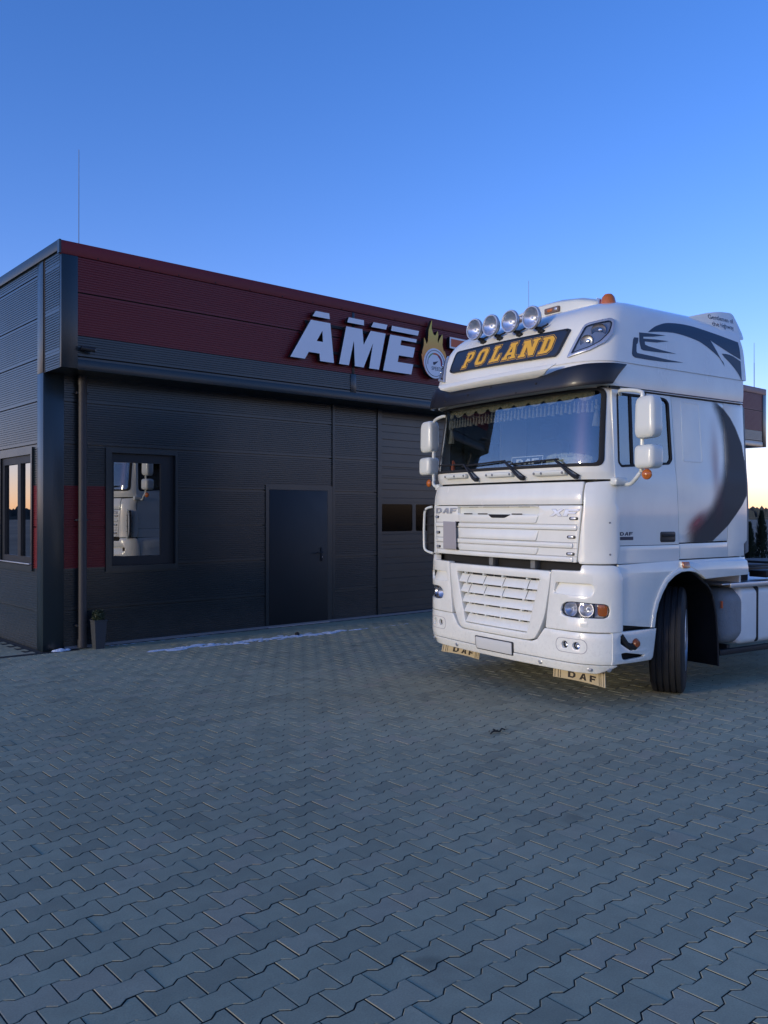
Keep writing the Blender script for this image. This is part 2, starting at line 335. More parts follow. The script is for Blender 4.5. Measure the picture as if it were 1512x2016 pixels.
# block letters on a unit cell: outline + holes
GL = {
 'D': [[(0,0),(.68,0),(1,.28),(1,.72),(.68,1),(0,1)], [(.32,.24),(.6,.24),(.7,.36),(.7,.64),(.6,.76),(.32,.76)]],
 'A': [[(0,0),(.32,0),(.40,.22),(.66,.22),(.70,0),(1.02,0),(.80,1),(.46,1)], [(.50,.44),(.66,.44),(.64,.78)]],
 'F': [[(0,0),(.32,0),(.32,.36),(.82,.36),(.88,.60),(.32,.60),(.32,.76),(.95,.76),(1,1),(0,1)]],
 'X': [[(0,0),(.30,0),(.50,.32),(.70,0),(1,0),(.68,.5),(1,1),(.70,1),(.5,.68),(.3,1),(0,1),(.32,.5)]],
}
SL = {  # varsity slab letters
 'P': [[(0,0),(.52,0),(.52,.14),(.42,.14),(.42,.38),(.74,.38),(.95,.54),(.95,.84),(.74,1),(0,1),(0,.86),(.12,.86),(.12,.14),(0,.14)], [(.42,.55),(.60,.55),(.66,.60),(.66,.78),(.60,.83),(.42,.83)]],
 'O': [[(.22,0),(.76,0),(.98,.18),(.98,.82),(.76,1),(.22,1),(0,.82),(0,.18)], [(.38,.17),(.60,.17),(.68,.25),(.68,.75),(.60,.83),(.38,.83),(.30,.75),(.30,.25)]],
 'L': [[(0,0),(.90,0),(.90,.40),(.74,.40),(.66,.18),(.42,.18),(.42,.86),(.56,.86),(.56,1),(0,1),(0,.86),(.12,.86),(.12,.14),(0,.14)]],
 'A': [[(0,0),(.42,0),(.42,.14),(.34,.14),(.37,.26),(.65,.26),(.68,.14),(.60,.14),(.60,0),(1.04,0),(1.04,.14),(.95,.14),(.72,.86),(.80,.86),(.80,1),(.24,1),(.24,.86),(.32,.86),(.10,.14),(0,.14)], [(.42,.42),(.60,.42),(.51,.74)]],
 'N': [[(0,0),(.46,0),(.46,.14),(.36,.14),(.36,.60),(.70,0),(1.0,0),(1.0,.86),(1.1,.86),(1.1,1),(.64,1),(.64,.86),(.74,.86),(.74,.48),(.44,1),(0,1),(0,.86),(.10,.86),(.10,.14),(0,.14)]],
 'D': [[(0,0),(.70,0),(.95,.20),(.95,.80),(.70,1),(0,1),(0,.86),(.12,.86),(.12,.14),(0,.14)], [(.42,.17),(.56,.17),(.65,.26),(.65,.74),(.56,.83),(.42,.83)]],
}
def glyph(loops, u0, v0, w, h, slant=0):
    return [[(u0 + p[0] * w + slant * p[1] * h, v0 + p[1] * h) for p in L] for L in loops]

# ================================================================== GROUND AND PAVEMENT
BM_ = Matrix.Translation((-4.27, 10.69, 0)) @ Matrix(((math.sin(R(48.7)), -math.cos(R(48.7)), 0, 0), (math.cos(R(48.7)), math.sin(R(48.7)), 0, 0), (0, 0, 1, 0), (0, 0, 0, 1)))
# building frame: x = u along the front wall, y = v into the building, z up; outward normal of the front wall is -y
b = bmesh.new()
vs0 = [b.verts.new((x, y, -.06)) for x, y in ((-900, -900), (900, -900), (900, 900), (-900, 900))]; b.faces.new(vs0)
tag(obj('ground', b, M['field'], smooth=0), 'flat dry grass field reaching to the horizon behind the yard', 'ground', kind='structure')

def build_pavement(u0, u1, v0, v1, keep):
    Lb, Wb = .2, .139; hw, ww = .0825, .0565; g = .0026; c = .0022
    a = .034; q = .1 - a
    half = [(-.1, hw), (-q, hw), (-a, ww), (a, ww), (q, hw), (.1, hw)]
    outl = half + [(x, -y) for x, y in half[::-1]]          # clockwise
    outl = outl[::-1]
    def off(P, d): return offset_poly(P, -d)
    o1 = off(outl, g); o2 = off(outl, g + c)
    n = len(outl)
    tv = np.array([(x, y, 0.) for x, y in o2] + [(x, y, -c) for x, y in o1] + [(x, y, -.03) for x, y in o1])
    nu = int((u1 - u0) / Lb) + 1; nv = int((v1 - v0) / Wb) + 1
    cs = []
    for j in range(nv):
        for i in range(nu):
            cu, cv = u0 + i * Lb + (.1 if j % 2 else 0), v0 + j * Wb
            if keep(cu, cv): cs.append((cu, cv))
    cs = np.array(cs); N = len(cs)
    jit = RNG.normal(0, 1, (N, 4))
    V = np.repeat(tv[None], N, 0)
    V[:, :, 2] += jit[:, 0:1] * .0007 + V[:, :, 0] * jit[:, 1:2] * .004 + V[:, :, 1] * jit[:, 2:3] * .004
    ang = jit[:, 3:4] * .004
    X = V[:, :, 0] - V[:, :, 1] * ang; Y = V[:, :, 1] + V[:, :, 0] * ang
    V[:, :, 0] = X + cs[:, 0:1]; V[:, :, 1] = Y + cs[:, 1:2]
    V = V.reshape(-1, 3)
    top = list(range(n))
    quads = []
    for k in range(n):
        k2 = (k + 1) % n
        quads.append((n + k, n + k2, k2, k)); quads.append((2 * n + k, 2 * n + k2, n + k2, n + k))
    loop = top + [i for f in quads for i in f]
    loop = np.array(loop); cnt = np.array([n] + [4] * len(quads))
    idx = (loop[None] + (np.arange(N) * 3 * n)[:, None]).reshape(-1); tot = np.tile(cnt, N)
    st = np.concatenate(([0], np.cumsum(tot)[:-1]))
    # joint bed
    me = bpy.data.meshes.new('pavement')
    bedv = np.array([(u0 - .3, v0 - .3, -.0065), (u1 + .3, v0 - .3, -.0065), (u1 + .3, v1 + .3, -.0065), (u0 - .3, v1 + .3, -.0065)])
    V = np.concatenate((V, bedv)); nb = N * 3 * n
    idx = np.concatenate((idx, [nb, nb + 1, nb + 2, nb + 3])); st = np.concatenate((st, [st[-1] + 4])); tot = np.concatenate((tot, [4]))
    me.vertices.add(len(V)); me.vertices.foreach_set('co', V.astype(np.float32).ravel())
    me.loops.add(len(idx)); me.loops.foreach_set('vertex_index', idx.astype(np.int32))
    me.polygons.add(len(tot)); me.polygons.foreach_set('loop_start', st.astype(np.int32)); me.polygons.foreach_set('loop_total', tot.astype(np.int32))
    me.materials.append(M['paver']); me.materials.append(M['joint'])
    mi = np.zeros(len(tot), np.int32); per = 1 + 2 * n; mm_ = np.zeros(per, np.int32); mm_[2::2] = 1; mi[:-1] = np.tile(mm_, N); mi[-1] = 1; me.polygons.foreach_set('material_index', mi)
    me.polygons.foreach_set('use_smooth', [False] * len(tot)); me.update(calc_edges=True); me.validate()
    o = link('pavement', me, None, mw=BM_)
    return tag(o, 'interlocking grey concrete block paving in front of the building', 'pavement', kind='structure')
def keep(u, v):
    if v > -.10 and u > -.07: return False
    if v > .0 and u > -.1: return False
    # outside the view cone by a wide margin: drop
    w = BM_ @ Vector((u, v, 0))
    if w.y < .3: return False
    return abs(w.x) < w.y * .75 + 3.5
build_pavement(-12, 24, -15, 16, keep)

# ================================================================== BUILDING
BLD = empty('service_building', BM_, 'low flat-roofed service building clad in ribbed anthracite sheet metal with a dark red fascia', 'building')
def bobj(name, bm, m, parent=None, smooth=30): return obj(name, bm, m, parent or BLD, smooth)
JO = [.49, 1.03, 1.56, 2.09, 2.62, 3.16, 3.70, 4.22, 4.76]
def rib_profile(z0, z1, joints=JO, pitch=.030, depth=.0065, jd=.014):
    """list of (z, depth) from z0 to z1"""
    P = []; z = z0
    ev = []
    k = math.ceil(z0 / pitch)
    while k * pitch < z1:
        ev.append((k * pitch, 'r')); k += 1
    js = [j for j in joints if z0 + .01 < j < z1 - .01]
    P.append((z0, 0.))
    for zz, _ in ev:
        if any(abs(zz - j) < .024 for j in js) or zz - .01 < z0 or zz + .012 > z1: continue
        P += [(zz - .007, 0), (zz - .005, -depth), (zz + .004, -depth), (zz + .009, 0)]
    for j in js: P += [(j - .009, 0), (j - .008, -jd * 2.2), (j + .008, -jd * 2.2), (j + .009, 0)]
    P.append((z1, 0.)); P.sort(key=lambda p: p[0]); return P
def ribbed(bm, u0, u1, z0, z1, v=0., axis='u', **k):
    P = rib_profile(z0, z1, **k); A = []
    for z, d in P:
        if axis == 'u': A.append((bm.verts.new((u0, v - d, z)), bm.verts.new((u1, v - d, z))))
        else: A.append((bm.verts.new((v - d, u1, z)), bm.verts.new((v - d, u0, z))))
    for a, c in zip(A, A[1:]): bm.faces.new((a[0], a[1], c[1], c[0]))
    return bm
UE = 18.6; DEP = 9.0
for grp in (((.25, .80, 0, 1.03), (.25, .80, 2.09, 3.52), (.80, 1.84, 0, .97), (.80, 1.84, 2.60, 3.52), (1.84, 3.30, 0, 3.52), (3.30, 4.57, 2.17, 3.52)), ((4.62, 5.53, 0, 3.52),), ((9.7, 11.0, 0, 3.52),), ((15.0, UE - .25, 0, 3.52),)):
    b = bmesh.new()
    for u0, u1, z0, z1 in grp: ribbed(b, u0, u1, z0, z1)
    bobj('front_wall', b, M['wall'], smooth=0)
bobj('red_wall_panel', ribbed(bmesh.new(), .25, .80, 1.03, 2.09), M['wall_red'], smooth=0)
b = bmesh.new()
for v0, v1, z0, z1 in ((.2, DEP, 0, .99), (.2, DEP, 2.59, 5.0), (1.9, 2.2, .99, 2.59), (.2, .36, .99, 1.03), (.2, .36, 2.09, 2.59), (2.4, DEP, .99, 2.59)):
    ribbed(b, v0, v1, z0, z1, 0., axis='v')
bobj('side_wall', b, M['wall'], smooth=0)
bobj('red_wall_panel', ribbed(bmesh.new(), .2, .36, 1.03, 2.09, 0., axis='v'), M['wall_red'], smooth=0)
# corner trims
b = box_bm(-.012, -.014, 0, .25, .20, 3.50, .003); bobj('corner_trim', b, M['trim'])
b = box_bm(-.012, 0, 3.50, .02, .20, 5.03, .003); bobj('corner_trim', b, M['trim'])
b = box_bm(UE - .25, -.014, 0, UE + .012, .20, 3.50, .003); bobj('corner_trim', b, M['trim'])
# plain walls out of view
b = bmesh.new(); box_bm(UE - .1, .2, 0, UE, DEP, 5.0, bm=b); box_bm(0.02, DEP - .1, 0, UE - .1, DEP, 5.0, bm=b); bobj('rear_wall', b, M['wall'])
bobj('roof', box_bm(.05, .05, 4.80, UE - .05, DEP - .1, 4.86), M['roof'])
b = bmesh.new(); box_bm(.06, 2.6, 0.02, UE - .1, 2.7, 4.7, bm=b); box_bm(.06, .25, .01, UE - .1, 2.6, .03, bm=b); bobj('inner_partition', b, mat('inner_wall', (.10, .10, .10), .8))
# fascia box
FV = -.58
def fascia():
    b = bmesh.new(); ribbed(b, .20, UE - .17, 3.91, 4.86, FV, joints=[4.43], depth=.0055); bobj('red_fascia', b, M['wall_red'], smooth=0)
    b = bmesh.new(); box_bm(-.005, FV - .012, 4.868, UE + .03, FV + .05, 5.03, .004, bm=b); bobj('fascia_core', box_bm(.2, FV + .022, 3.55, UE - .17, FV + .038, 4.86), M['seam']); bobj('coping', b, M['wall_red'])
    b = bmesh.new(); box_bm(-.03, FV + .052, 4.905, .08, DEP, 5.035, .004, bm=b); box_bm(-.03, FV - .014, 4.872, -.006, FV + .05, 5.035, bm=b); bobj('side_coping', b, M['trim'])
    b = bmesh.new(); ribbed(b, .20, UE - .17, 3.50, 3.90, FV, joints=[3.65], depth=.0055); bobj('lower_fascia', b, M['wall'], smooth=0)
    b = bmesh.new()
    box_bm(-.002, FV - .010, 3.50, .20, FV + .04, 4.866, .003, bm=b); bobj('fascia_end_trim', b, M['trim'])
    bobj('fascia_end_trim', box_bm(UE - .17, FV - .010, 3.50, UE + .03, FV + .04, 4.866, .003), M['trim'])
    b = bmesh.new(); box_bm(.20, FV - .009, 3.488, UE - .17, FV + .02, 3.615, .003, bm=b); bobj('drip_trim', b, M['trim'])
    b = bmesh.new(); box_bm(4.48, FV - .008, 3.62, 4.59, FV + .02, 3.905, .003, bm=b); box_bm(4.51, FV - .0045, 3.91, 4.56, FV + .02, 4.86, .002, bm=b)
    bobj('joint_cover', b, M['trim'])
    b = bmesh.new(); box_bm(.02, FV + .04, 3.505, UE, -.016, 3.535, bm=b); bobj('soffit', b, M['wall'])
    # left return of the fascia
    b = bmesh.new(); ribbed(b, FV + .041, -.06, 3.50, 4.90, -.004, axis='v', joints=[3.70, 4.22, 4.76], depth=.004)
    box_bm(.0, FV + .04, 3.52, .02, -.06, 4.9, bm=b); bobj('fascia_return', b, M['trim'], smooth=0)
    b = bmesh.new(); box_bm(-.002, -.06, 3.495, .03, -.002, 4.905, bm=b); bobj('dark_joint', b, M['seam'])
    b = bmesh.new(); box_bm(UE, FV + .04, 3.5, UE + .02, .2, 4.9, bm=b); bobj('fascia_return', b, M['trim'])
    for u in np.arange(.45, UE, .55): bobj('rivet', lathe_bm([(0, .004), (.009, .003), (.012, 0)], 8, None, axis_m((u, FV - .011, 4.885), (0, -1, 0))), M['seam'])
fascia()
# front window
PANE = -1.2      # the pane sits a hair out of true
def window(u0, z0, u1, z1, io, gl, name='window', axis='u', mull=False, parent=None, dp=.03):
    mp = (lambda u, z, w: (u, -w, z)) if axis == 'u' else (lambda u, z, w: (-w, u, z))
    fl = (lambda L: L)
    w = bobj(name, mapped(prism_bm([rrect(u0, z0, u1, z1, .003, 1), rrect(*io, .003, 1)], .030, 0, z0=-.006), mp), M['trim'], smooth=30)
    # reveal
    rv = bmesh.new(); a, c, d, e = io
    for L in ([(a - .02, c - .02), (d + .02, c - .02), (d + .02, e + .02), (a - .02, e + .02)],):
        merge(rv, mapped(prism_bm([L, [(a, c), (d, c), (d, e), (a, e)]], .11, z0=-.10 - dp), mp))
    obj('reveal', rv, M['door'], w, 30)
    fr = bmesh.new()
    g0, g1, g2, g3 = gl
    outer = [(a + .002, c + .002), (d - .002, c + .002), (d - .002, e - .002), (a + .002, e - .002)]
    holes = [[(g0, g1), (g2, g1), (g2, g3), (g0, g3)]]
    if mull:
        m0, m1 = mull; holes = [[(g0, g1), (m0, g1), (m0, g3), (g0, g3)], [(m1, g1), (g2, g1), (g2, g3), (m1, g3)]]
    merge(fr, mapped(prism_bm([outer] + holes, .05, 0, z0=-.05 - dp), mp)); obj('sash', fr, M['door'], w, 30)
    gp = mapped(prism_bm([[(g0 - .01, g1 - .01), (g2 + .01, g1 - .01), (g2 + .01, g3 + .01), (g0 - .01, g3 + .01)]], .006, z0=-.038 - dp), mp)
    if axis == 'u': bmesh.ops.rotate(gp, verts=gp.verts[:], cent=((g0 + g2) / 2, .07, 0), matrix=Matrix.Rotation(R(PANE), 3, 'Z'))
    obj('pane', gp, M['window_glass'], w, 0)
    return w
window(.80, .97, 1.84, 2.60, (.88, 1.04, 1.80, 2.54), (.93, 1.16, 1.61, 2.42))
window(.36, .99, 1.90, 2.59, (.41, 1.06, 1.62, 2.50), (.45, 1.17, 1.52, 2.40), axis='v', mull=(.86, .98), dp=.004)
# sill
b = bmesh.new(); box_bm(-.055, .37, 1.075, -.02, 1.89, 1.09, .002, bm=b); bobj('window_sill', b, M['alu'])
# door
b = mapped(prism_bm([[(3.30, 0), (4.57, 0), (4.57, 2.17), (3.30, 2.17)], [(3.36, .012), (4.47, .012), (4.47, 2.10), (3.36, 2.10)]], .034, z0=-.06), lambda u, z, w: (u, -w - .04, z))
bobj('door_frame', b, M['trim'])
d = bobj('door', box_bm(3.363, -.018, .014, 4.467, .02, 2.097, .004), M['door'])
h = bmesh.new(); box_bm(4.33, -.028, .98, 4.37, -.018, 1.20, .004, bm=h); tube_bm([(4.35, -.028, 1.12), (4.35, -.065, 1.12), (4.33, -.075, 1.12), (4.22, -.075, 1.12)], .009, 8, h); obj('door_handle', h, M['dark'], d)
h = lathe_bm([(0, .012), (.012, .012), (.014, 0)], 12, None, axis_m((4.35, -.028, 1.045), (0, -1, 0))); obj('lock_cylinder', h, M['chrome'], d)
b = box_bm(3.34, -.03, 0, 4.50, .05, .012); obj('threshold', b, M['alu'], d)
b = bmesh.new(); box_bm(4.572, -.016, 0, 4.594, .01, 3.5, bm=b); box_bm(4.596, -.016, 0, 4.618, .01, 3.5, bm=b); box_bm(5.53, -.02, 0, 5.62, .02, 3.5, bm=b)
bobj('vertical_trim', b, M['trim'])
# garage doors
def garage(u0, u1, name='garage_door'):
    g = bobj(name, box_bm(u0 + .01, .12, .01, u1 - .01, .14, 3.3), M['wall'], smooth=0)
    b = bmesh.new(); rows = [(.04, .50), (.50, .96), (.96, 1.36), (1.40, 1.93), (1.97, 2.34), (2.34, 2.76), (2.76, 3.2), (3.2, 3.5)]
    js = [.25, .50, .75, .98, 1.20, 1.41 - .01, 2.14, 2.34, 2.53, 2.76, 3.0, 3.25]
    ribbed(b, u0, u1, .04, 1.40, .055, joints=js, pitch=.125, depth=.004, jd=.012); ribbed(b, u0, u1, 1.93, 3.52, .055, joints=js, pitch=.125, depth=.004, jd=.012)
    n = int((u1 - u0) / .76); w = (u1 - u0) / n; holes = []
    for i in range(n): holes.append(rrect(u0 + i * w + .04, 1.43, u0 + (i + 1) * w - .04, 1.90, .03, 3))
    merge(b, mapped(prism_bm([[(u0, 1.402), (u1, 1.402), (u1, 1.928), (u0, 1.928)]] + holes, .02), lambda u, z, w_: (u, .055 - w_ + .02 - .0, z)))
    obj('door_section', b, M['wall'], g, 0)
    for i in range(n):
        obj('gate_pane', box_bm(u0 + i * w + .03, .062, 1.42, u0 + (i + 1) * w - .03, .068, 1.91), M['gate_glass'], g, 0)
    obj('seal', box_bm(u0, .045, .0, u1, .075, .04), M['rubber'], g, 0)
garage(5.62, 9.7); garage(11.0, 15.0)
# downpipe
b = tube_bm([(.465, -.075, .10), (.465, -.075, 3.40)], .052, 20); tube_bm([(.465, -.075, 3.38), (.465, -.075, 3.53)], .057, 20, b); tube_bm([(.465, -.075, .02), (.465, -.075, .12)], .058, 20, b)
pp = bobj('downpipe', b, M['pipe'])
for z in (.30, 1.65, 3.28):
    b = tube_bm([(.465, -.075, z - .012), (.465, -.075, z + .012)], .058, 20); box_bm(.39, -.08, z - .012, .41, .0, z + .012, bm=b); box_bm(.52, -.08, z - .012, .54, .0, z + .012, bm=b)
    obj('pipe_clamp', b, M['pipe'], pp)
b = bmesh.new(); box_bm(.26, -.022, 0, UE - .26, -.003, .035, bm=b); bobj('plinth', b, M['grey'])

# ------------------------------------------------------------------ wall sign
SG = empty('wall_sign', BM_, 'raised sign on the red fascia, pale capital letters and a flame badge', 'sign')
SV = -.68
def sgn(name, loops, m, th=.07, v=SV, parent=None, face=True):
    f = lambda u, z, w: (u, v + .0 - w, z)
    bk = mapped(prism_bm(loops, th - .004, z0=-th), f); o = obj(name, bk, M['sign_side'], parent or SG, 0)
    obj('letter_face' if name in ('letter', 'accent_bar') else name + '_face', mapped(prism_bm(loops, .004, z0=-.0035), f), m, o, 0)
    return o
A_ = [[(3.28,4.01),(3.54,4.01),(3.61,4.12),(3.81,4.12),(3.82,4.01),(4.08,4.01),(4.01,4.60),(3.65,4.60)], [(3.78,4.33),(3.88,4.33),(3.82,4.47)]]
A_[1] = [(3.755,4.30),(3.872,4.30),(3.862,4.47)]
M_ = [[(4.18,4.01),(4.37,4.01),(4.475,4.41),(4.50,4.01),(4.68,4.01),(4.88,4.42),(4.78,4.01),(4.98,4.01),(5.13,4.60),(4.80,4.60),(4.66,4.40),(4.64,4.60),(4.32,4.60)]]
M_ = [[(4.18,4.01),(4.37,4.01),(4.47,4.41),(4.49,4.01),(4.665,4.01),(4.86,4.42),(4.78,4.01),(4.98,4.01),(5.12,4.60),(4.81,4.60),(4.665,4.36),(4.64,4.60),(4.32,4.60)]]
E_ = [[(5.07,4.01),(5.68,4.01),(5.725,4.18),(5.38,4.18),(5.405,4.29),(5.72,4.29),(5.765,4.46),(5.44,4.46),(5.462,4.545),(5.79,4.545),(5.805,4.60),(5.22,4.60)]]
for L in (A_, M_, E_): sgn('letter', L, M['sign_white'])
for q in ([(3.68,4.66),(4.0,4.66),(3.99,4.745),(3.74,4.745)], [(4.34,4.665),(4.67,4.665),(4.67,4.745),(4.37,4.745)], [(4.82,4.665),(5.13,4.665),(5.16,4.745),(4.87,4.745)], [(5.24,4.665),(5.83,4.665),(5.855,4.745),(5.26,4.745)]):
    sgn('accent_bar', [q], M['sign_white'])
def z8(x, y):   # sign plane coordinates of traced flame outline
    return (3.28 + (x - 50) * 0.00228 + (x - 50) ** 2 * 2.06e-7, 0)
FL = [(5.905,4.39),(5.925,4.36),(5.935,4.44),(5.965,4.52),(5.975,4.66),(6.01,4.60),(6.035,4.55),(6.065,4.61),(6.08,4.80),(6.155,4.97),(6.145,4.83),(6.185,4.74),(6.235,4.72),(6.29,4.81),(6.305,4.74),(6.285,4.65),(6.30,4.60),(6.325,4.66),(6.40,4.77),(6.41,4.68),(6.40,4.58),(6.44,4.47),(6.455,4.50),(6.49,4.42),(6.48,4.28),(6.41,4.06),(6.21,4.0),(6.04,4.06),(5.95,4.20)]
fo = sgn('flame', [rpoly(FL, .012, 2)], M['flame'])
DC = (6.215, 4.252)
f6 = lambda k: (lambda u, z, w: (u, SV - k - w, z))
obj('dial_rim', mapped(prism_bm([circle(*DC, .252, 48)], .010), f6(.001)), M['sign_white'], fo, 30)
obj('dial_ring', mapped(prism_bm([circle(*DC, .222, 48), circle(*DC, .212, 48)], .003), f6(.011)), M['grey'], fo, 30)
def arc(r0, r1, a0, a1, n=14): return [(DC[0] + r1 * math.cos(R(a0 + (a1 - a0) * i / n)), DC[1] + r1 * math.sin(R(a0 + (a1 - a0) * i / n))) for i in range(n + 1)] + [(DC[0] + r0 * math.cos(R(a1 + (a0 - a1) * i / n)), DC[1] + r0 * math.sin(R(a1 + (a0 - a1) * i / n))) for i in range(n + 1)]
for a0, a1, mm, r0 in ((150, 190, 'grey', .165), (105, 149, 'green', .155), (62, 104, 'sign_orange', .145), (-12, 61, 'dial_red', .138)):
    obj('dial_band', mapped(prism_bm([arc(r0, .175, a0, a1)], .003), f6(.011)), M[mm], fo, 0)
obj('needle', mapped(prism_bm([[(DC[0] - .045, DC[1] - .01), (DC[0] - .03, DC[1] - .03), (DC[0] + .0, DC[1] - .018), (DC[0] + .075, DC[1] + .045), (DC[0] - .02, DC[1] + .022), (DC[0] - .045, DC[1] + .02)]], .004), f6(.012)), M['navy'], fo, 0)
t = text_bm('SPEED', .085, 'CENTER', .0008)
for v in t.verts: v.co = Vector((DC[0] + .03 + v.co.x, SV - .0135, DC[1] - .115 + v.co.y))
obj('dial_lettering', t, M['grey'], fo, 0)
T_ = [(6.58,4.56),(6.80,4.56),(6.67,4.01),(6.95,4.01),(7.08,4.56),(7.32,4.56),(7.36,4.75),(6.58,4.75)]
to = sgn('letter', [T_], M['sign_white'])
obj('letter_inlay', mapped(prism_bm([offset_poly(T_, -.03)], .004), f6(.001)), M['sign_orange'], to, 0)
b = bmesh.new()
for u in (3.5, 3.9, 4.3, 4.6, 4.9, 5.3, 5.6, 6.1, 6.3, 6.85, 7.0):
    for z in (4.08, 4.40): tube_bm([(u, FV + .0, z), (u, SV + .06, z)], .012, 8, b)
obj('standoff_pins', b, M['sign_side'], SG, 0)
b = bmesh.new(); box_bm(3.6, FV - .03, 4.555, 6.2, FV - .004, 4.60, bm=b); box_bm(3.6, FV - .03, 4.16, 6.2, FV - .004, 4.20, bm=b); obj('mounting_rail', b, M['sign_side'], SG, 0)

# security camera
SC = empty('security_camera', BM_ @ Matrix.Translation((.27, FV, 3.75)), 'small dark security camera on the grey strip near the fascia corner', 'camera')
b = lathe_bm([(0, .02), (.035, .02), (.04, 0)], 16, None, axis_m((0, 0, 0), (0, -1, 0))); tube_bm([(0, -.02, 0), (.01, -.06, -.01)], .014, 8, b); obj('bracket', b, M['dark'], SC)
b = tube_bm([(-.04, -.06, .0), (.11, -.10, -.02)], [.027, .030], 14); obj('housing', b, M['black_plastic'], SC)
obj('glass_front', lathe_bm([(0, .003), (.02, .003), (.024, 0)], 14, None, axis_m((.111, -.1005, -.0203), (.15, -.04, -.02))), M['chrome'], SC)
# lightning rods
def rod(u, v, top, label, base_=4.86):
    o = empty('lightning_rod', BM_ @ Matrix.Translation((u, v, base_)), label, 'lightning rod', 'lightning rods on the flat roof')
    obj('rod_base', box_bm(-.12, -.12, 0, .12, .12, .07, .02), M['grey'], o)
    obj('rod_shaft', tube_bm([(0, 0, .05), (0, 0, .9), (0, 0, .91), (0, 0, top - base_)], [.011, .010, .007, .005], 8), M['rod'], o)
rod(1.63, 3, 7.73, 'thin grey lightning rod standing on the roof above the left corner')
rod(13.22, 3, 7.67, 'thin lightning rod seen just left of the roof light box of the truck')
rod(18.56, -.30, 6.30, 'thin lightning rod at the far right end of the red fascia')

# planter and plant
PLM = BM_ @ Matrix.Translation((.625, -.20, 0))
pl = empty('planter', PLM, 'tall tapered dark grey planter standing beside the downpipe', 'planter')
b = bmesh.new()
prof = [(.058, 0), (.080, .355), (.085, .355), (.085, .37), (.072, .37), (.07, .34)]
rings = [[b.verts.new((sx * r, sy * r, z)) for sx, sy in ((-1, -1), (1, -1), (1, 1), (-1, 1))] for r, z in prof]
for A0, B0 in zip(rings, rings[1:]):
    for k in range(4): b.faces.new((A0[k], A0[(k + 1) % 4], B0[(k + 1) % 4], B0[k]))
b.faces.new(rings[0][::-1]); b.faces.new(rings[-1]); obj('pot', b, M['pot'], pl, 30)
def leaf_ball(n, rx, rz, zc, size, rnd):
    b = bmesh.new()
    for i in range(n):
        d = Vector((rnd.gauss(0, 1), rnd.gauss(0, 1), rnd.gauss(0, 1))).normalized(); r = rnd.uniform(.55, 1.05)
        p = Vector((d.x * rx * r, d.y * rx * r, zc + d.z * rz * r))
        t = Vector((rnd.gauss(0, 1), rnd.gauss(0, 1), rnd.gauss(0, 1))).normalized(); s = t.cross(d).normalized() * size * rnd.uniform(.5, 1); t = t * size * rnd.uniform(.8, 1.5)
        b.faces.new([b.verts.new(q) for q in (p, p + s * .5 + t * .5, p + t, p - s * .5 + t * .5)])
    return b
rr = random.Random(3)
bp_ = empty('boxwood_plant', BM_ @ Matrix.Translation((.625, -.20, .34)), 'small dark green shrub growing in the tapered grey planter', 'plant')
obj('foliage', leaf_ball(1100, .080, .085, .075, .018, rr), M['leaf'], bp_, 0)
obj('stem', tube_bm([(0, 0, 0), (.01, 0, .12)], .008, 6), M['bark'], bp_)

# snow, litter, drain
def blob(pts, name, m, label, cat, kind=None, h=.012):
    b = bmesh.new(); r_ = random.Random(5)
    for (u, v, ru, rv) in pts:
        n = 14; ring = []
        for k in range(n):
            a = 2 * PI * k / n; q = r_.uniform(.6, 1.25); ring.append(b.verts.new((u + ru * q * math.cos(a), v + rv * q * math.sin(a), .0015)))
        hh = h * min(1, rv / .04) * r_.uniform(.5, 1)
        c_ = b.verts.new((u, v, hh + .002)); mid = [b.verts.new((u + (x.co.x - u) * .6, v + (x.co.y - v) * .6, hh * .8 + .001)) for x in ring]
        for k in range(n):
            b.faces.new((ring[k], ring[(k + 1) % n], mid[(k + 1) % n], mid[k])); b.faces.new((mid[k], mid[(k + 1) % n], c_))
    o = obj(name, b, m, None, 60, mw=BM_); return tag(o, label, cat, kind=kind)
r_ = random.Random(11); pts = []
for i in range(300):
    u = r_.uniform(1.05, 4.3); k = (u - 1.05) / 3.25
    cen = -.88 - .14 * k + .03 * math.sin(u * 5) + .02 * math.sin(u * 13); wd = .15 * math.sin(PI * min(1, max(0, k))) ** .6 * (1 - .35 * k)
    v = r_.gauss(cen, wd * .55); s = abs(r_.gauss(0, 1)) + .3
    pts.append((u, v, .045 * s * r_.uniform(.5, 1.3), .020 * s))
for i in range(35):
    u = r_.uniform(4.2, 5.3); pts.append((u, -1.02 + r_.gauss(0, .03), .02, .008))
for i in range(40):
    u = r_.uniform(.8, 2.3); pts.append((u, -.105 + r_.gauss(0, .01), .04, .006))
blob(pts, 'snow_streak', M['snow'], 'thin broken streak of old snow on the paving before the door', 'snow', 'stuff')
pts = [(.18 + r_.gauss(0, .05), -.09 + r_.gauss(0, .018), .05, .03) for i in range(16)]
blob(pts, 'snow_heap', M['snow'], 'little heap of snow at the foot of the corner post', 'snow', 'stuff', .05)
b = bmesh.new(); box_bm(-5, -.17, -.005, .40, -.05, .002, bm=b)
for i in range(110): box_bm(-4.95 + i * .048, -.155, .0022, -4.93 + i * .048, -.065, .0045, bm=b)
o = obj('drain_channel', b, M['dark'], None, 0, mw=BM_); tag(o, 'narrow dark slotted drain channel in the paving by the building corner', 'drain')
LT = BM_ @ Matrix.Translation((1.26, -6.40, .006))
b = tube_bm(smooth_path([(-.09, .0, .004), (-.04, .015, .012), (.01, -.005, .008), (.06, .02, .014), (.09, .01, .004)]), .006, 6)
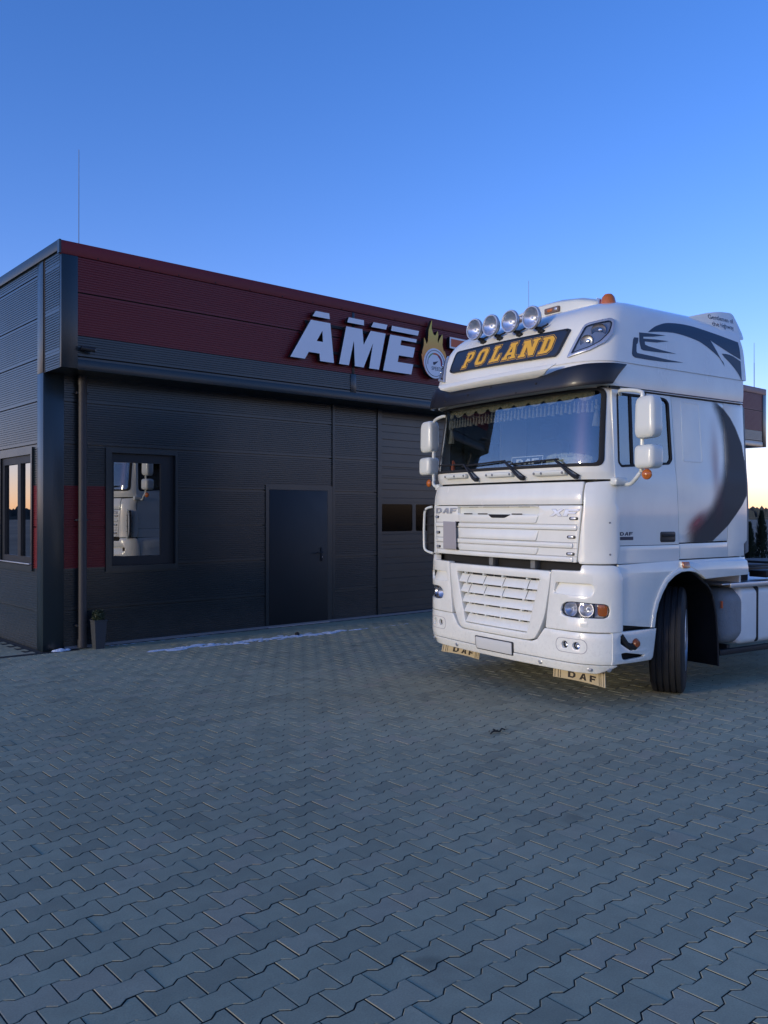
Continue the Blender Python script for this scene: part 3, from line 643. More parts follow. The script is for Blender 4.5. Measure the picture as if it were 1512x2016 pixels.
for k in range(5): merge(b, mapped(prism_bm([[(0, 0), (.03, .012), (.05, 0), (.03, -.012)]], .001), lambda u, v, w, k=k: (u * math.cos(k * 1.3) - v * math.sin(k * 1.3) - .05 + k * .025, u * math.sin(k * 1.3) + v * math.cos(k * 1.3), .012 + w + abs(u) * .2)))
tag(obj('fallen_twig', b, M['twig'], None, 0, mw=LT), 'small dark withered twig lying on the paving before the truck', 'twig')
b = lathe_bm([(0, .05), (.02, .045), (.035, .02), (.03, 0)], 9, None, Matrix.Diagonal((1.2, .8, 1, 1)))
tag(obj('stone_lump', b, M['twig'], None, 40, mw=BM_ @ Matrix.Translation((3.23, -.92, 0))), 'small dark lump lying on the snow streak before the door', 'stone')

# thuja hedge plants and the horizon
def thuja(x, y, h, w, label, seed):
    rn = random.Random(seed); o = empty('thuja', Matrix.Translation((x, y, -.05)), label, 'tree', 'young thujas behind the truck')
    b = bmesh.new()
    for i in range(1500):
        t = rn.random() ** .8; z = .05 + t * h; rad = w * (1 - t) ** .75 * rn.uniform(.3, 1.15) + .01; a = rn.uniform(0, 2 * PI)
        p = Vector((rad * math.cos(a), rad * math.sin(a), z)); q = Vector((math.cos(a) * .04, math.sin(a) * .04, .10)) * rn.uniform(.6, 1.3); s = Vector((-math.sin(a), math.cos(a), 0)) * .022
        b.faces.new([b.verts.new(k) for k in (p - s, p + s, p + q)])
    obj('crown', b, M['thuja'], o, 0); obj('trunk', tube_bm([(0, 0, 0), (0, 0, h * .9)], [.03, .005], 6), M['bark'], o)
thuja(11.15, 26.0, 1.42, .26, 'shorter dark thuja just right of the cab rear edge, left of the tall one', 1)
thuja(11.52, 26.0, 1.78, .30, 'tallest dark thuja of the row, second from the cab', 2)
thuja(12.02, 26.1, 1.45, .27, 'dark thuja at the right border of the photo', 3)
thuja(12.6, 26.2, 1.6, .28, 'dark thuja outside the right border of the photo', 4)
def forest(rad, h0, h1, seed, name, label, segs=1400):
    rn = random.Random(seed); b = bmesh.new(); prev = None; hh = h0
    for i in range(segs):
        a = 2 * PI * i / segs; big = .5 + .5 * math.sin(a * 9 + seed) * math.sin(a * 23 + 2 * seed)
        hgt = h0 + (h1 - h0) * big; w = 2 * PI * rad / segs * 1.6; r0 = rad + rn.uniform(-10, 10)
        x, y = r0 * math.sin(a), r0 * math.cos(a); t = Vector((math.cos(a), -math.sin(a), 0)) * w * rn.uniform(.6, 1.2); hgt *= rn.uniform(.7, 1.15)
        c = Vector((x, y, -.1)); n_ = Vector((math.sin(a), math.cos(a), 0)) * 2
        A0 = [b.verts.new(p) for p in (c - t, c + t, c + t * .8 + Vector((0, 0, hgt * .6)), c + t * rn.uniform(-.2, .2) + Vector((0, 0, hgt)), c - t * .8 + Vector((0, 0, hgt * .6)))]
        B0 = [b.verts.new(v.co + n_) for v in A0]
        b.faces.new(A0); b.faces.new(B0[::-1])
        for k in range(5): b.faces.new((A0[k], B0[k], B0[(k + 1) % 5], A0[(k + 1) % 5]))
    tag(obj(name, b, M['forest'], None, 0), label, 'forest', kind='stuff')
forest(600, 4.5, 8.0, 1, 'distant_forest', 'dark low line of forest along the far edge of the field')
forest(330, .9, 2.0, 4, 'distant_bushes', 'bushy dark hedge line across the middle of the field', 900)

# ================================================================== TRUCK
TM = Matrix.Translation((1.07, 8.39, .0)) @ (Matrix.Rotation(-R(56.2), 4, 'Z') @ Matrix.Rotation(R(-.26), 4, 'X') @ Matrix.Rotation(R(.3), 4, 'Y'))
TR = empty('truck', TM, 'white tractor truck with four round roof lamps above a navy name board', 'truck')
def tobj(name, bm, m, parent=None, smooth=32): return obj(name, bm, m, parent or TR, smooth)
# --- cab surface: tables z -> (front offset F, half width W)
LOW = [(.30,.08,1.21),(.36,.055,1.235),(.42,.04,1.268),(.55,.035,1.272),(.70,.035,1.272),(1.20,.035,1.268),(1.30,.035,1.25),(1.80,.030,1.245),(1.92,.04,1.24),(2.04,.07,1.235),(2.10,.04,1.23),(2.20,.035,1.22),(2.9,.12,1.185)]
ROOF = [(2.84,.05,1.225),(2.87,.03,1.235),(2.95,.01,1.24),(3.10,.035,1.235),(3.25,.075,1.22),(3.40,.125,1.20),(3.50,.18,1.17),(3.58,.25,1.13),(3.65,.36,1.07),(3.70,.48,1.0),(3.74,.64,.90),(3.77,.85,.75),(3.785,1.1,.5)]
BB, SS, CC, REAR = .08, .74, .24, 2.27
def interp(tab, z, cache={}):
    n = len(tab)
    if z <= tab[0][0]: return tab[0][1:]
    if z >= tab[-1][0]: return tab[-1][1:]
    for i in range(n - 1):
        if z <= tab[i + 1][0]: break
    z0, z1 = tab[i][0], tab[i + 1][0]; t = (z - z0) / (z1 - z0)
    out = []
    for c in (1, 2):
        m0 = (tab[i + 1][c] - tab[max(i - 1, 0)][c]) / (z1 - tab[max(i - 1, 0)][0]); m1 = (tab[min(i + 2, n - 1)][c] - tab[i][c]) / (tab[min(i + 2, n - 1)][0] - z0)
        h = z1 - z0; t2, t3 = t * t, t ** 3
        out.append((2 * t3 - 3 * t2 + 1) * tab[i][c] + (t3 - 2 * t2 + t) * h * m0 + (-2 * t3 + 3 * t2) * tab[i + 1][c] + (t3 - t2) * h * m1)
    return tuple(out)
OP = [(0, 0)]
for i in range(1, 401):
    x = SS * i / 200 if i <= 200 else SS + (1 - SS) * math.sin((i - 200) / 200 * PI / 2)
    OP.append((x, BB * x * x + (CC * (1 - math.sqrt(max(0, 1 - ((x - SS) / (1 - SS)) ** 2))) if x > SS else 0)))
OA = [0.]
for a_, b_ in zip(OP, OP[1:]): OA.append(OA[-1] + math.hypot((b_[0] - a_[0]) * 1.25, b_[1] - a_[1]))
SMAX = OA[-1]; YC = BB + CC
OAn = np.array(OA); OPn = np.array(OP)
def on(s):
    a = abs(s); g = 1 if s >= 0 else -1
    if a >= SMAX: return g, YC + a - SMAX
    return g * float(np.interp(a, OAn, OPn[:, 0])), float(np.interp(a, OAn, OPn[:, 1]))
def surf(tab, s, z, d=0., rear=None):
    F, W = interp(tab, z); xn, yn = on(s); xa, ya = on(s - .004); xb, yb = on(s + .004)
    k = (rear - F) / rear if rear else 1.
    tx, ty = (xb - xa) * W, (yb - ya) * k; L = math.hypot(tx, ty) or 1
    return (xn * W + d * ty / L, F + yn * k - d * tx / L, z)
def fr(d0=0., tilt=None):
    if tilt: return lambda u, v, w: surf(LOW, u, v, d0 + w + tilt(u, v))
    return lambda u, v, w: surf(LOW, u, v, d0 + w)
def rf(d0=0.): return lambda u, v, w: surf(ROOF, u, v, d0 + w, REAR)
US = [round(-1.7 + .1 * i, 3) for i in range(35)] + [s * (.95 + .05 * k) for s in (-1, 1) for k in range(11)]
US = sorted(set(round(u, 3) for u in US))
ZS = [.1 * i + .005 for i in range(2, 40)] + [.33, .38, .45, 1.92, 1.98, 2.04, 2.10]
def Wz(z): return interp(LOW, z)[1]
def side(g, d0=0., tilt=0):   # u = g*y, v = z, w outward
    return lambda u, v, w: (g * (Wz(v) + d0 + w + tilt * (abs(u))), abs(u), v)
def front(name, loops, m=None, t=.012, d0=0., bev=.004, parent=None, tilt=None, us=US, zs=ZS, z0=0.):
    return tobj(name, mapped(prism_bm(loops, t, bev, us, zs, z0=z0), fr(d0, tilt)), m or M['white'], parent)
def sidep(name, loops, g, m=None, t=.012, d0=0., bev=.003, parent=None, zs=ZS):
    return tobj(name, mapped(prism_bm([[(g * y, z) for y, z in L] for L in loops], t, bev, None, zs), side(g, d0)), m or M['white'], parent)
def mirror(L): return [(-p[0], p[1]) for p in L]
W_ = M['white']
SX = 1.343   # unrolled position where the corner turns into the side at y ~ .33
SX = SMAX
# --- windscreen surround (cowl, pillars, header)
wo_ = [(-SX + .0, 2.04), (SX, 2.04), (SX, 2.885), (-SX, 2.885)]
wi_ = rpoly([(-1.262, 2.165), (1.262, 2.165), (1.252, 2.85), (-1.252, 2.85)], .07, 5)
front('windscreen_surround', [wo_, wi_], t=.02, d0=-.02, bev=.0)
ws = front('windscreen', [rpoly([(-1.28, 2.15), (1.28, 2.15), (1.27, 2.87), (-1.27, 2.87)], .08, 5)], M['wind_glass'], .004, -.016, 0)
front('glass_border', [rpoly([(-1.275, 2.155), (1.275, 2.155), (1.262, 2.86), (-1.262, 2.86)], .08, 5), rpoly([(-1.225, 2.185), (1.225, 2.185), (1.215, 2.84), (-1.215, 2.84)], .06, 5)], M['rubber'], .014, -.008, .003, parent=ws)
# --- wipers
for pv, tip, bl0, bl1 in (((-.31, 2.072), (-.50, 2.235), (-1.02, 2.245), (-.50, 2.235)), ((.367, 2.066), (.14, 2.24), (-.55, 2.215), (.14, 2.243)), ((1.005, 2.062), (.80, 2.225), (.22, 2.205), (.84, 2.228))):
    P = lambda q, d: surf(LOW, q[0], q[1], d)
    wp = tobj('wiper', tube_bm([P(pv, .015), P(pv, .045), P(((pv[0] * .9 + tip[0] * .1), pv[1] * .9 + tip[1] * .1), .05), P(tip, .04)], [.022, .022, .016, .009], 8), M['black_plastic'])
    tube_bm_ = tube_bm([P((bl0[0] + (bl1[0] - bl0[0]) * i / 8, bl0[1] + (bl1[1] - bl0[1]) * i / 8), .022 + .012 * math.sin(PI * i / 8)) for i in range(9)], .009, 6)
    obj('wiper_blade', tube_bm_, M['rubber'], wp)
    obj('wiper_arm', tube_bm([P((pv[0] + .035, pv[1] + .01), .02), P(tip, .03)], .006, 6), M['black_plastic'], wp)
# --- grab handles on the cowl
for a, c in ((-.66, 2.117), (.055, 2.110), (.72, 2.103)):
    h = front('grab_handle', [rrect(a - .20, c - .023, a + .20, c + .023, .022, 5)], M['white_plastic'], .032, .012, .012)
    for du in (-.17, .0 if a < 0 else -.08, .17):
        obj('handle_bolt', lathe_bm([(0, .006), (.010, .006), (.013, 0)], 10, None, axis_m(surf(LOW, a + du, c, .044), (0, -1, .02))), M['grey'], h)
# --- upper flap
fl = front('front_flap', [rpoly([(-1.072, 1.815), (1.072, 1.815), (1.070, 2.02), (-1.070, 2.02)], .012, 2)], t=.05, d0=-.025, bev=.008)
front('grille_flap', [rpoly([(-1.02, 1.297), (1.02, 1.297), (1.074, 1.808), (-1.074, 1.808)], .012, 2), rrect(-.60, 1.725, .60, 1.797, .02, 3), ], t=.05, d0=-.028, bev=.006, parent=fl)
obj('grille_recess', mapped(prism_bm([rrect(-.62, 1.70, .62, 1.805, .02, 3)], .004, 0, US, ZS), fr(-.022)), M['white_plastic'], fl)
for zz, sg_ in ((1.797, ((-.45, -.30), (-.22, .17), (.30, .45))), (1.7245, ((-.47, -.33), (-.24, -.09), (.26, .40)))):
    for u0_, u1_ in sg_: obj('air_slot', mapped(prism_bm([[(u0_, zz - .004), (u1_, zz - .004), (u1_, zz + .007), (u0_, zz + .007)]], .003, 0, US), fr(-.0165 if zz > 1.75 else .034)), M['seam'], fl)
for z0, z1, dd in ((1.586, 1.630, .014), (1.425, 1.470, .014), (1.300, 1.345, .012)):
    front('grille_slat', [rrect(-.99 if z0 < 1.5 else -1.03, z0, .99 if z0 < 1.5 else 1.03, z1, .012, 3)], t=.018, d0=.022 - .004, bev=.008, parent=fl)
for z0, z1 in ((1.478, 1.575), (1.352, 1.415), (1.642, 1.72)):
    front('grille_slat', [rpoly([(-.56, z0), (.57, z0), (.60, z1), (-.59, z1)], .02, 3)], t=.015, d0=.018, bev=.006, parent=fl, tilt=lambda u, v, z0=z0: .06 * (v - z0) * -1 + .004)
b = bmesh.new()
for z in (1.635, 1.583, 1.474, 1.421, 1.349):
    merge(b, mapped(prism_bm([[(-1.03, z - .002), (1.03, z - .002), (1.03, z + .002), (-1.03, z + .002)]], .0015, 0, US), fr(.0225)))
obj('groove_lines', b, mat('grey_groove', (.22, .22, .23), .7), fl)
front('flap_latch', [rpoly([(-.085, 1.722), (.25, 1.722), (.16, 1.688), (-.03, 1.688)], .02, 3)], M['seam'], .002, .034, 0, parent=fl)
for z, x in ((1.690, .998), (1.524, .975), (1.373, .965)):
    for g in (-1, 1):
        mk = front('marker_lamp', [rrect(g * x - .040, z - .014, g * x + .040, z + .014, .012, 4)], M['black_plastic'], .010, .0215, .003)
        obj('marker_lens', mapped(prism_bm([rrect(g * x - .024, z - .010, g * x + .024, z + .010, .007, 3)], .006, .002, US), fr(.0305)), M['silver'], mk)
# grey blank plate holder
gp = front('grey_board', [[(-.815, 1.355), (-.58, 1.352), (-.585, 1.640), (-.815, 1.645)]], M['greycard'], .006, .055, .001)
obj('board_clip', mapped(prism_bm([[(-.60, 1.60), (-.57, 1.60), (-.57, 1.645), (-.60, 1.645)]], .03, 0), fr(.025)), M['rubber'], gp)
obj('board_clip', mapped(prism_bm([[(-.60, 1.352), (-.57, 1.352), (-.57, 1.375), (-.60, 1.375)]], .03, 0), fr(.025)), M['rubber'], gp)
# lettering DAF / XF on the flap
def letters(word, gset, u0, v0, w, h, gap, slant, mapf, m, name, parent, t=.004, bev=.001):
    for i, ch in enumerate(word): obj(name, mapped(prism_bm(glyph(gset[ch], u0 + i * (w + gap), v0, w, h, slant), t, bev), mapf), m, parent, 30)
letters('DAF', GL, -1.030, 1.728, .125, .058, .018, .25, fr(.0225), M['badge_grey'], 'chrome_letter', fl, .006)
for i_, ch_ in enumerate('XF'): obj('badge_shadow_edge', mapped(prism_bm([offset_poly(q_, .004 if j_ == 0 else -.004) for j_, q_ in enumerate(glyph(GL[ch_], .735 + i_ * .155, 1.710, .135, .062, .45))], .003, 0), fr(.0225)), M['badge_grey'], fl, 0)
letters('XF', GL, .735, 1.710, .135, .062, .02, .45, fr(.0225), M['badge_white'], 'chrome_letter', fl, .006)
# --- corner panels
for g in (-1, 1):
    cp = [(1.080, 2.012), (1.36, 2.030), (1.36, 1.82), (1.395, 1.78), (1.405, 1.46), (1.372, 1.290), (1.045, 1.285), (1.030, 1.315), (1.082, 1.808)]
    L = rpoly(cp if g > 0 else mirror(cp)[::-1], .02, 3)
    c_ = front('corner_panel', [L], t=.045, d0=-.02, bev=.012, zs=ZS + [1.79])
    for z in (1.655, 1.375): obj('panel_screw', lathe_bm([(0, .003), (.008, .003), (.009, 0)], 10, None, axis_m(surf(LOW, g * 1.30, z, .026), (g * .75, -.65, 0))), M['grey'], c_)
# wind deflector ducts seen beyond the left corner
for g in (-1,):
    b = tube_bm(smooth_path([(g * 1.22, .16, 1.80), (g * 1.30, .13, 1.77), (g * 1.325, .13, 1.65), (g * 1.325, .13, 1.42), (g * 1.30, .13, 1.32), (g * 1.20, .16, 1.285)], 5), .014, 8)
    o = tobj('air_guide', b, M['white_plastic']); 
    b = bmesh.new(); box_bm(min(g * 1.20, g * 1.318), .165, 1.30, max(g * 1.20, g * 1.318), .18, 1.79, bm=b)
    for z in (1.40, 1.50, 1.60, 1.70): box_bm(min(g * 1.21, g * 1.32), .14, z - .004, max(g * 1.21, g * 1.32), .19, z + .004, bm=b)
    obj('guide_vane', b, M['black_plastic'], o)
# --- dark structure behind the front
b = bmesh.new(); box_bm(-1.12, .20, .50, 1.12, .95, 2.0, bm=b); box_bm(-1.17, .28, 1.22, 1.17, 1.1, 1.30, bm=b); tobj('front_bulkhead', b, M['dark'])
for x in (-.18, .42): tobj('flap_hinge', box_bm(x - .03, .12, 1.21, x + .03, .20, 1.30, .005), M['grey'])
# --- lower grille frame
go = [(-.732, 1.208), (.732, 1.208), (.718, 1.10), (.655, .76), (.555, .578), (.485, .546), (-.485, .546), (-.555, .578), (-.655, .76), (-.718, 1.10)]
gi = [(-.60, 1.128), (.60, 1.128), (.445, .612), (-.445, .612)]
gr = front('lower_grille', [rpoly(go, [.03, .03, .1, .1, .1, .08, .08, .1, .1, .1], 4), rpoly(gi, .015, 3)], t=.075, d0=-.05, bev=.02)
obj('grille_backing', mapped(prism_bm([[(-.63, 1.14), (.63, 1.14), (.47, .60), (-.47, .60)]], .01, 0, US, ZS), fr(-.09)), M['white_plastic'], gr)
RW = [1.022, .921, .820, .719, .618]
def gx(z): return .445 + .155 * (z - .612) / .516
for i, z in enumerate(RW):
    zt = z + .088
    L = [(-gx(z) - .0, z), (gx(z), z), (gx(zt) - .03, zt), (-gx(zt) + .03, zt)]
    s_ = obj('grille_slat', mapped(prism_bm([rpoly(L, .006, 2)], .02, .005, US), fr(-.045, lambda u, v, z=z: .045 * (1 - (v - z) / .088) ** .7 if v < z + .088 else 0)), W_, gr)
b = bmesh.new()
for i, z in enumerate(RW):
    zz = z + .094
    segs = [(-.52, -.44), (-.38, -.22), (-.16, -.06), (-.04, .08), (.13, .42), (.46, .52)] if i % 2 == 0 else [(-.50, -.44), (-.40, -.20), (-.15, .10), (.16, .36), (.40, .50)]
    for a, c in segs:
        k = gx(z) / gx(1.022); merge(b, mapped(prism_bm([[(a * k, zz - .010), (c * k, zz - .010), (c * k, zz + .014), (a * k, zz + .014)]], .003, 0, US), fr(-.018)))
obj('grille_gap', b, M['seam'], gr)
b = bmesh.new()
for i in (0, 1):
    for x in (-.43, -.17, .11, .44):
        z = RW[i]; k = gx(z) / gx(1.022); merge(b, mapped(prism_bm([[(x * k, z + .004), (x * k + .004, z + .004), (x * k + .010, z + .082), (x * k + .006, z + .082)]], .0015, 0, US, [z + .02, z + .05]), fr(-.0245, lambda u, v, z=z: .045 * (1 - (v - z) / .088) ** .7)))
obj('slat_seam', b, M['seam'], gr)
for x in (-.47, -.18, .10, .43):
    for i, z in enumerate(RW):
        k = gx(z) / gx(1.022); obj('grille_rib', mapped(prism_bm([[(x * k - .010, z + .086), (x * k + .010, z + .086), (x * k + .010, z + .104), (x * k - .010, z + .104)]], .045, .002), fr(-.03)), M['white_plastic'], gr)
# --- bumper upper with headlights
HL = [(.845, .862), (.860, .915), (.905, .942), (.97, .950), (1.245, .940), (1.278, .922), (1.289, .88), (1.276, .828), (1.24, .812), (.965, .808), (.890, .815), (.857, .832)]
for g in (1, -1):
    mm = (lambda L: L) if g > 0 else (lambda L: mirror(L)[::-1])
    bo = [(.739, 1.22), (1.045, 1.225), (1.065, 1.278), (1.335, 1.278), (1.372, 1.265), (1.392, 1.20), (1.412, 1.16), (1.412, .690), (.672, .684), (.726, 1.09)]
    bu = front('headlight_panel', [rpoly(mm(bo), .012, 2), rpoly(mm(HL), .012, 3), rpoly(mm([(.765, 1.012), (1.11, 1.006), (1.15, 1.03), (1.158, 1.09), (1.13, 1.115), (.79, 1.112)]), [.03, .03, .02, .02, .03, .01], 3)], t=.07, d0=-.045, bev=.012)
    # vent recess
    obj('panel_recess', mapped(prism_bm([rrect(*((.75, 1.0, 1.165, 1.125) if g > 0 else (-1.165, 1.0, -.75, 1.125)), .04, 3)], .006, 0, US, ZS), fr(-.03, lambda u, v: .040 * (1 - min(1, max(0, (v - 1.01) / .10))) - .0)), W_, bu)
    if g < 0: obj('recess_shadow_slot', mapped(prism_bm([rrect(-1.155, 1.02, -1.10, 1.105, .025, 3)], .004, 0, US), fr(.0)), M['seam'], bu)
    hl = front('headlight', [rpoly(mm(offset_poly(HL, .006)), .012, 2)], M['lamp_body'], .01, -.070, 0)
    for x0, x1, m2 in ((1.185, 1.282, 'amber'),):
        obj('indicator_reflector', mapped(prism_bm([rrect(*((x0, .825, x1, .94) if g > 0 else (-x1, .825, -x0, .94)), .03, 3)], .02, .006, US), fr(-.05)), M[m2], hl)
    for cx_, r0 in ((.935, .066), (1.085, .062)):
        p0 = Vector(surf(LOW, g * cx_, .883, -.005)); p1 = Vector(surf(LOW, g * cx_, .883, -.06)); dr = (p0 - p1).normalized()
        obj('reflector_bowl', lathe_bm([(.0, .0), (.02, .004), (r0 * .6, .022), (r0, .052), (r0 + .006, .052)], 28, None, axis_m(p1, dr)), M['bowl'], hl)
        obj('bulb_cap', lathe_bm([(0, .034), (.012, .030), (.015, .0)], 12, None, axis_m(p1, dr)), M['silver'], hl)
    obj('headlight_lens', mapped(prism_bm([rpoly(mm(offset_poly(HL, -.002)), .012, 2)], .004, .001, US, ZS), fr(.004)), M['lens'], hl)
    b = mapped(prism_bm([rpoly(mm(offset_poly(HL, .001)), .012, 2), rpoly(mm(offset_poly(HL, -.008)), .012, 2)], .008, .001, US, ZS), fr(-.004)); obj('lens_seal', b, M['rubber'], hl)
    obj('washer_cover', mapped(prism_bm([rrect(*((1.045, .732, 1.105, .782) if g > 0 else (-1.105, .732, -1.045, .782)), .004, 1)], .0015, .0006, US), fr(.0248)), W_, bu)
# --- bumper lower
lo_ = [(-1.325, .405), (1.325, .405), (1.318, .680), (1.06, .677), (.662, .680), (.575, .568), (.50, .539), (-.50, .539), (-.575, .568), (-.662, .680), (-1.06, .677), (-1.318, .680)]
fg = [rrect(g * a - .035, .525, g * a + .035, .592, .033, 6) for g in (-1, 1) for a in (.893, 1.009)]
lb = front('bumper', [rpoly(lo_, .008, 2)] + fg, t=.06, d0=-.035, bev=.014)
bumper_lip = front('bumper_lip', [rpoly([(-1.33, .372), (-1.20, .318), (1.20, .318), (1.33, .372), (1.36, .398), (-1.36, .398)], .02, 3)], W_, .035, .0, .01, parent=lb)
for g in (-1, 1):
    for s in (.62, 1.14, 1.29): obj('lip_bolt', lathe_bm([(0, .010), (.013, .010), (.015, .003), (.024, 0)], 10, None, axis_m(surf(LOW, g * s, .362, .036), Vector(surf(LOW, g * s, .36, .1)) - Vector(surf(LOW, g * s, .36, 0)))), M['alu'], lb)
    b = mapped(prism_bm([rrect(g * .95 - .155, .490, g * .95 + .155, .620, .055, 5), rrect(g * .95 - .150, .495, g * .95 + .150, .615, .052, 5)], .0015, 0, US), fr(.0248)); obj('fog_lamp_bezel', b, M['greycard'], lb)
    for a in (.893, 1.009):
        p0 = Vector(surf(LOW, g * a, .558, 0)); p1 = Vector(surf(LOW, g * a, .558, -.04)); dr = (p0 - p1).normalized()
        f_ = tobj('fog_lamp', lathe_bm([(0, 0), (.036, .0), (.038, .034), (.033, .036), (.030, .014), (0, .006)], 24, None, axis_m(p1, dr)), M['black_plastic'])
        obj('lamp_reflector', lathe_bm([(0, .008), (.018, .014), (.028, .026)], 24, None, axis_m(p1, dr)), M['chrome'], f_)
        obj('lamp_lens', lathe_bm([(0, .040), (.015, .037), (.029, .028)], 24, None, axis_m(p1, dr)), M['lens'], f_)
# damage on the left end of the lip
b = bmesh.new(); rn = random.Random(2)
for k in range(9):
    u = -1.30 + .03 * k + rn.uniform(-.008, .008); z = .40 + rn.uniform(-.02, .03) - .006 * k
    merge(b, mapped(prism_bm([[(u - .012, z), (u - .002, z - .012), (u + .012, z - .004), (u + .006, z + .010), (u - .006, z + .012)]], .001), fr(.036)))
obj('paint_scuff', b, M['seam'], lb)
# number plate: blank
np_ = front('number_plate', [rrect(-.26, .375, .26, .49, .01, 2)], M['plate'], .006, .037, .001)
front('plate_holder', [rrect(-.275, .365, .275, .50, .012, 2)], M['black_plastic'], .008, .0285, .001, parent=np_)
# --- mud flaps under the bumper
for g in (-1, 1):
    x0, x1 = (.535, 1.165) if g > 0 else (-1.165, -.535)
    def fm(u, v, w, g=g): 
        F = .30 + .04 * math.sin((abs(u) - .535) / .63 * PI); return (u * (1 - (.335 - v) * -.12), F - w - (.335 - v) * .10 * 1.0, v)
    f_ = tobj('mud_flap', mapped(prism_bm([[(x0, .188), (x1, .188), (x1, .345), (x0, .345)]], .008, .001, [x0 + .08 * k for k in range(9)], [.25, .3]), fm), M['tan'])
    fm2 = lambda u, v, w, fm=fm: fm(u, v, w + .0085)
    c0 = (x0 + x1) / 2 - .175
    letters('DAF', GL, c0 + .02, .206, .085, .058, .045, .05, fm2, M['brown_print'], 'printed_letter', f_, .001, 0)
    for q in (.02, .055, .08):
        for xx in (x0 + q, x1 - q): obj('printed_stripe', mapped(prism_bm([[(xx - .003, .192), (xx + .003, .192), (xx + .003, .342), (xx - .003, .342)]], .001), fm2), M['brown_print'], f_, 0)
# --- sun visor
vz = [(-1.50, 3.066), (-.93, 3.085), (-.78, 3.045), (-.70, 3.00), (.60, 2.985), (.72, 3.0), (.83, 3.03), (1.12, 3.06), (1.525, 3.070), (1.40, 2.880), (1.28, 2.868), (.9, 2.852), (0, 2.848), (-.9, 2.852), (-1.28, 2.868), (-1.375, 2.880)]
vtab = [(2.84, -.055, 1.235), (2.95, -.045, 1.245), (3.05, -.005, 1.245), (3.12, .03, 1.24)]
vmap = lambda d0: (lambda u, v, w: surf(vtab, u, v, d0 + w))
M['visor'] = mat('visor_plastic', (.012, .013, .017), .40, coat=.12, var=.1)
sv_ = tobj('sun_visor', mapped(prism_bm([rpoly(vz, .012, 2)], .014, .004, US, ZS), vmap(0)), M['visor'])
b = bmesh.new()
for s, z in ((-.75, 2.905), (-.35, 2.93), (.0, 2.97), (.37, 2.87), (-.25, 2.862), (.62, 2.93)): lathe_bm([(0, .006), (.010, .005), (.012, 0)], 8, b, axis_m(surf(vtab, s, z, .013), (0, -1, 0)))
obj('visor_screw', b, M['dark'], sv_)
# white roof lip over the visor
lip = [(-.80, 3.055), (.82, 3.05), (.70, 2.995), (.62, 2.982), (-.70, 2.995), (-.76, 3.01)]
def lipmap(u, v, w): 
    return surf(vtab, u, v, w + .012 + .05 * max(0, (v - 2.985) / .07))
tobj('roof_lip', mapped(prism_bm([rpoly([(-.86, 3.085), (.88, 3.080), (.72, 3.0), (.60, 2.984), (-.68, 2.998), (-.78, 3.03)], .02, 3)], .010, .003, US, [3.0, 3.02, 3.04, 3.06]), lambda u, v, w: surf(vtab, u, v, w - .004 + .085 * max(0, min(1, (v - 2.985) / .045)))), W_)
# --- roof shell
def roof_shell():
    b = bmesh.new(); ss = [-SMAX - (REAR - YC) * k / 8 for k in range(8, 0, -1)] + [SMAX * k / 30 for k in range(-30, 31)] + [SMAX + (REAR - YC) * k / 8 for k in range(1, 9)]
    zs = [3.088 + (3.785 - 3.088) * (1 - (1 - k / 34) ** 1.6) for k in range(35)]
    rows = [[b.verts.new(surf(ROOF, s, z, 0, REAR)) for s in ss] for z in zs]
    for A0, B0 in zip(rows, rows[1:]):
        for k in range(len(ss) - 1): b.faces.new((A0[k], A0[k + 1], B0[k + 1], B0[k]))
        b.faces.new((A0[-1], A0[0], B0[0], B0[-1]))
    b.faces.new(rows[-1]); bmesh.ops.recalc_face_normals(b, faces=b.faces[:])
    return b
rs = tobj('high_roof', roof_shell(), W_, smooth=35)
lowb = [(-3.30, 2.872), (3.30, 2.872), (3.30, 3.10), (-3.30, 3.10)]
tobj('roof_band', mapped(prism_bm([lowb], .012, 0, US + [1.9, 2.4, 2.9, -1.9, -2.4, -2.9], [2.9, 2.95, 3.0, 3.05]), rf(-.020)), W_)
if 0: b = mapped(prism_bm([[(-3.28, 3.096), (3.28, 3.096), (3.28, 3.102), (-3.28, 3.102)]], .002, 0, US + [2, 2.5, -2, -2.5]), rf(-.001)); obj('roof_joint', b, mat('soft_grey_seam', (.16, .17, .19), .7), rs)
# drip rail
for g in (-1, 1):
    dr_ = tobj('drip_rail', mapped(prism_bm([[(g * .30, 2.852), (g * 2.26, 2.852), (g * 2.26, 2.872), (g * .30, 2.872)]], .022, .003), side(g, -.005)), M['black_plastic'])
    obj('rail_strip', mapped(prism_bm([[(g * .42, 2.858), (g * 2.26, 2.858), (g * 2.26, 2.866), (g * .42, 2.866)]], .004, .001), side(g, .0175)), M['alu'], dr_)
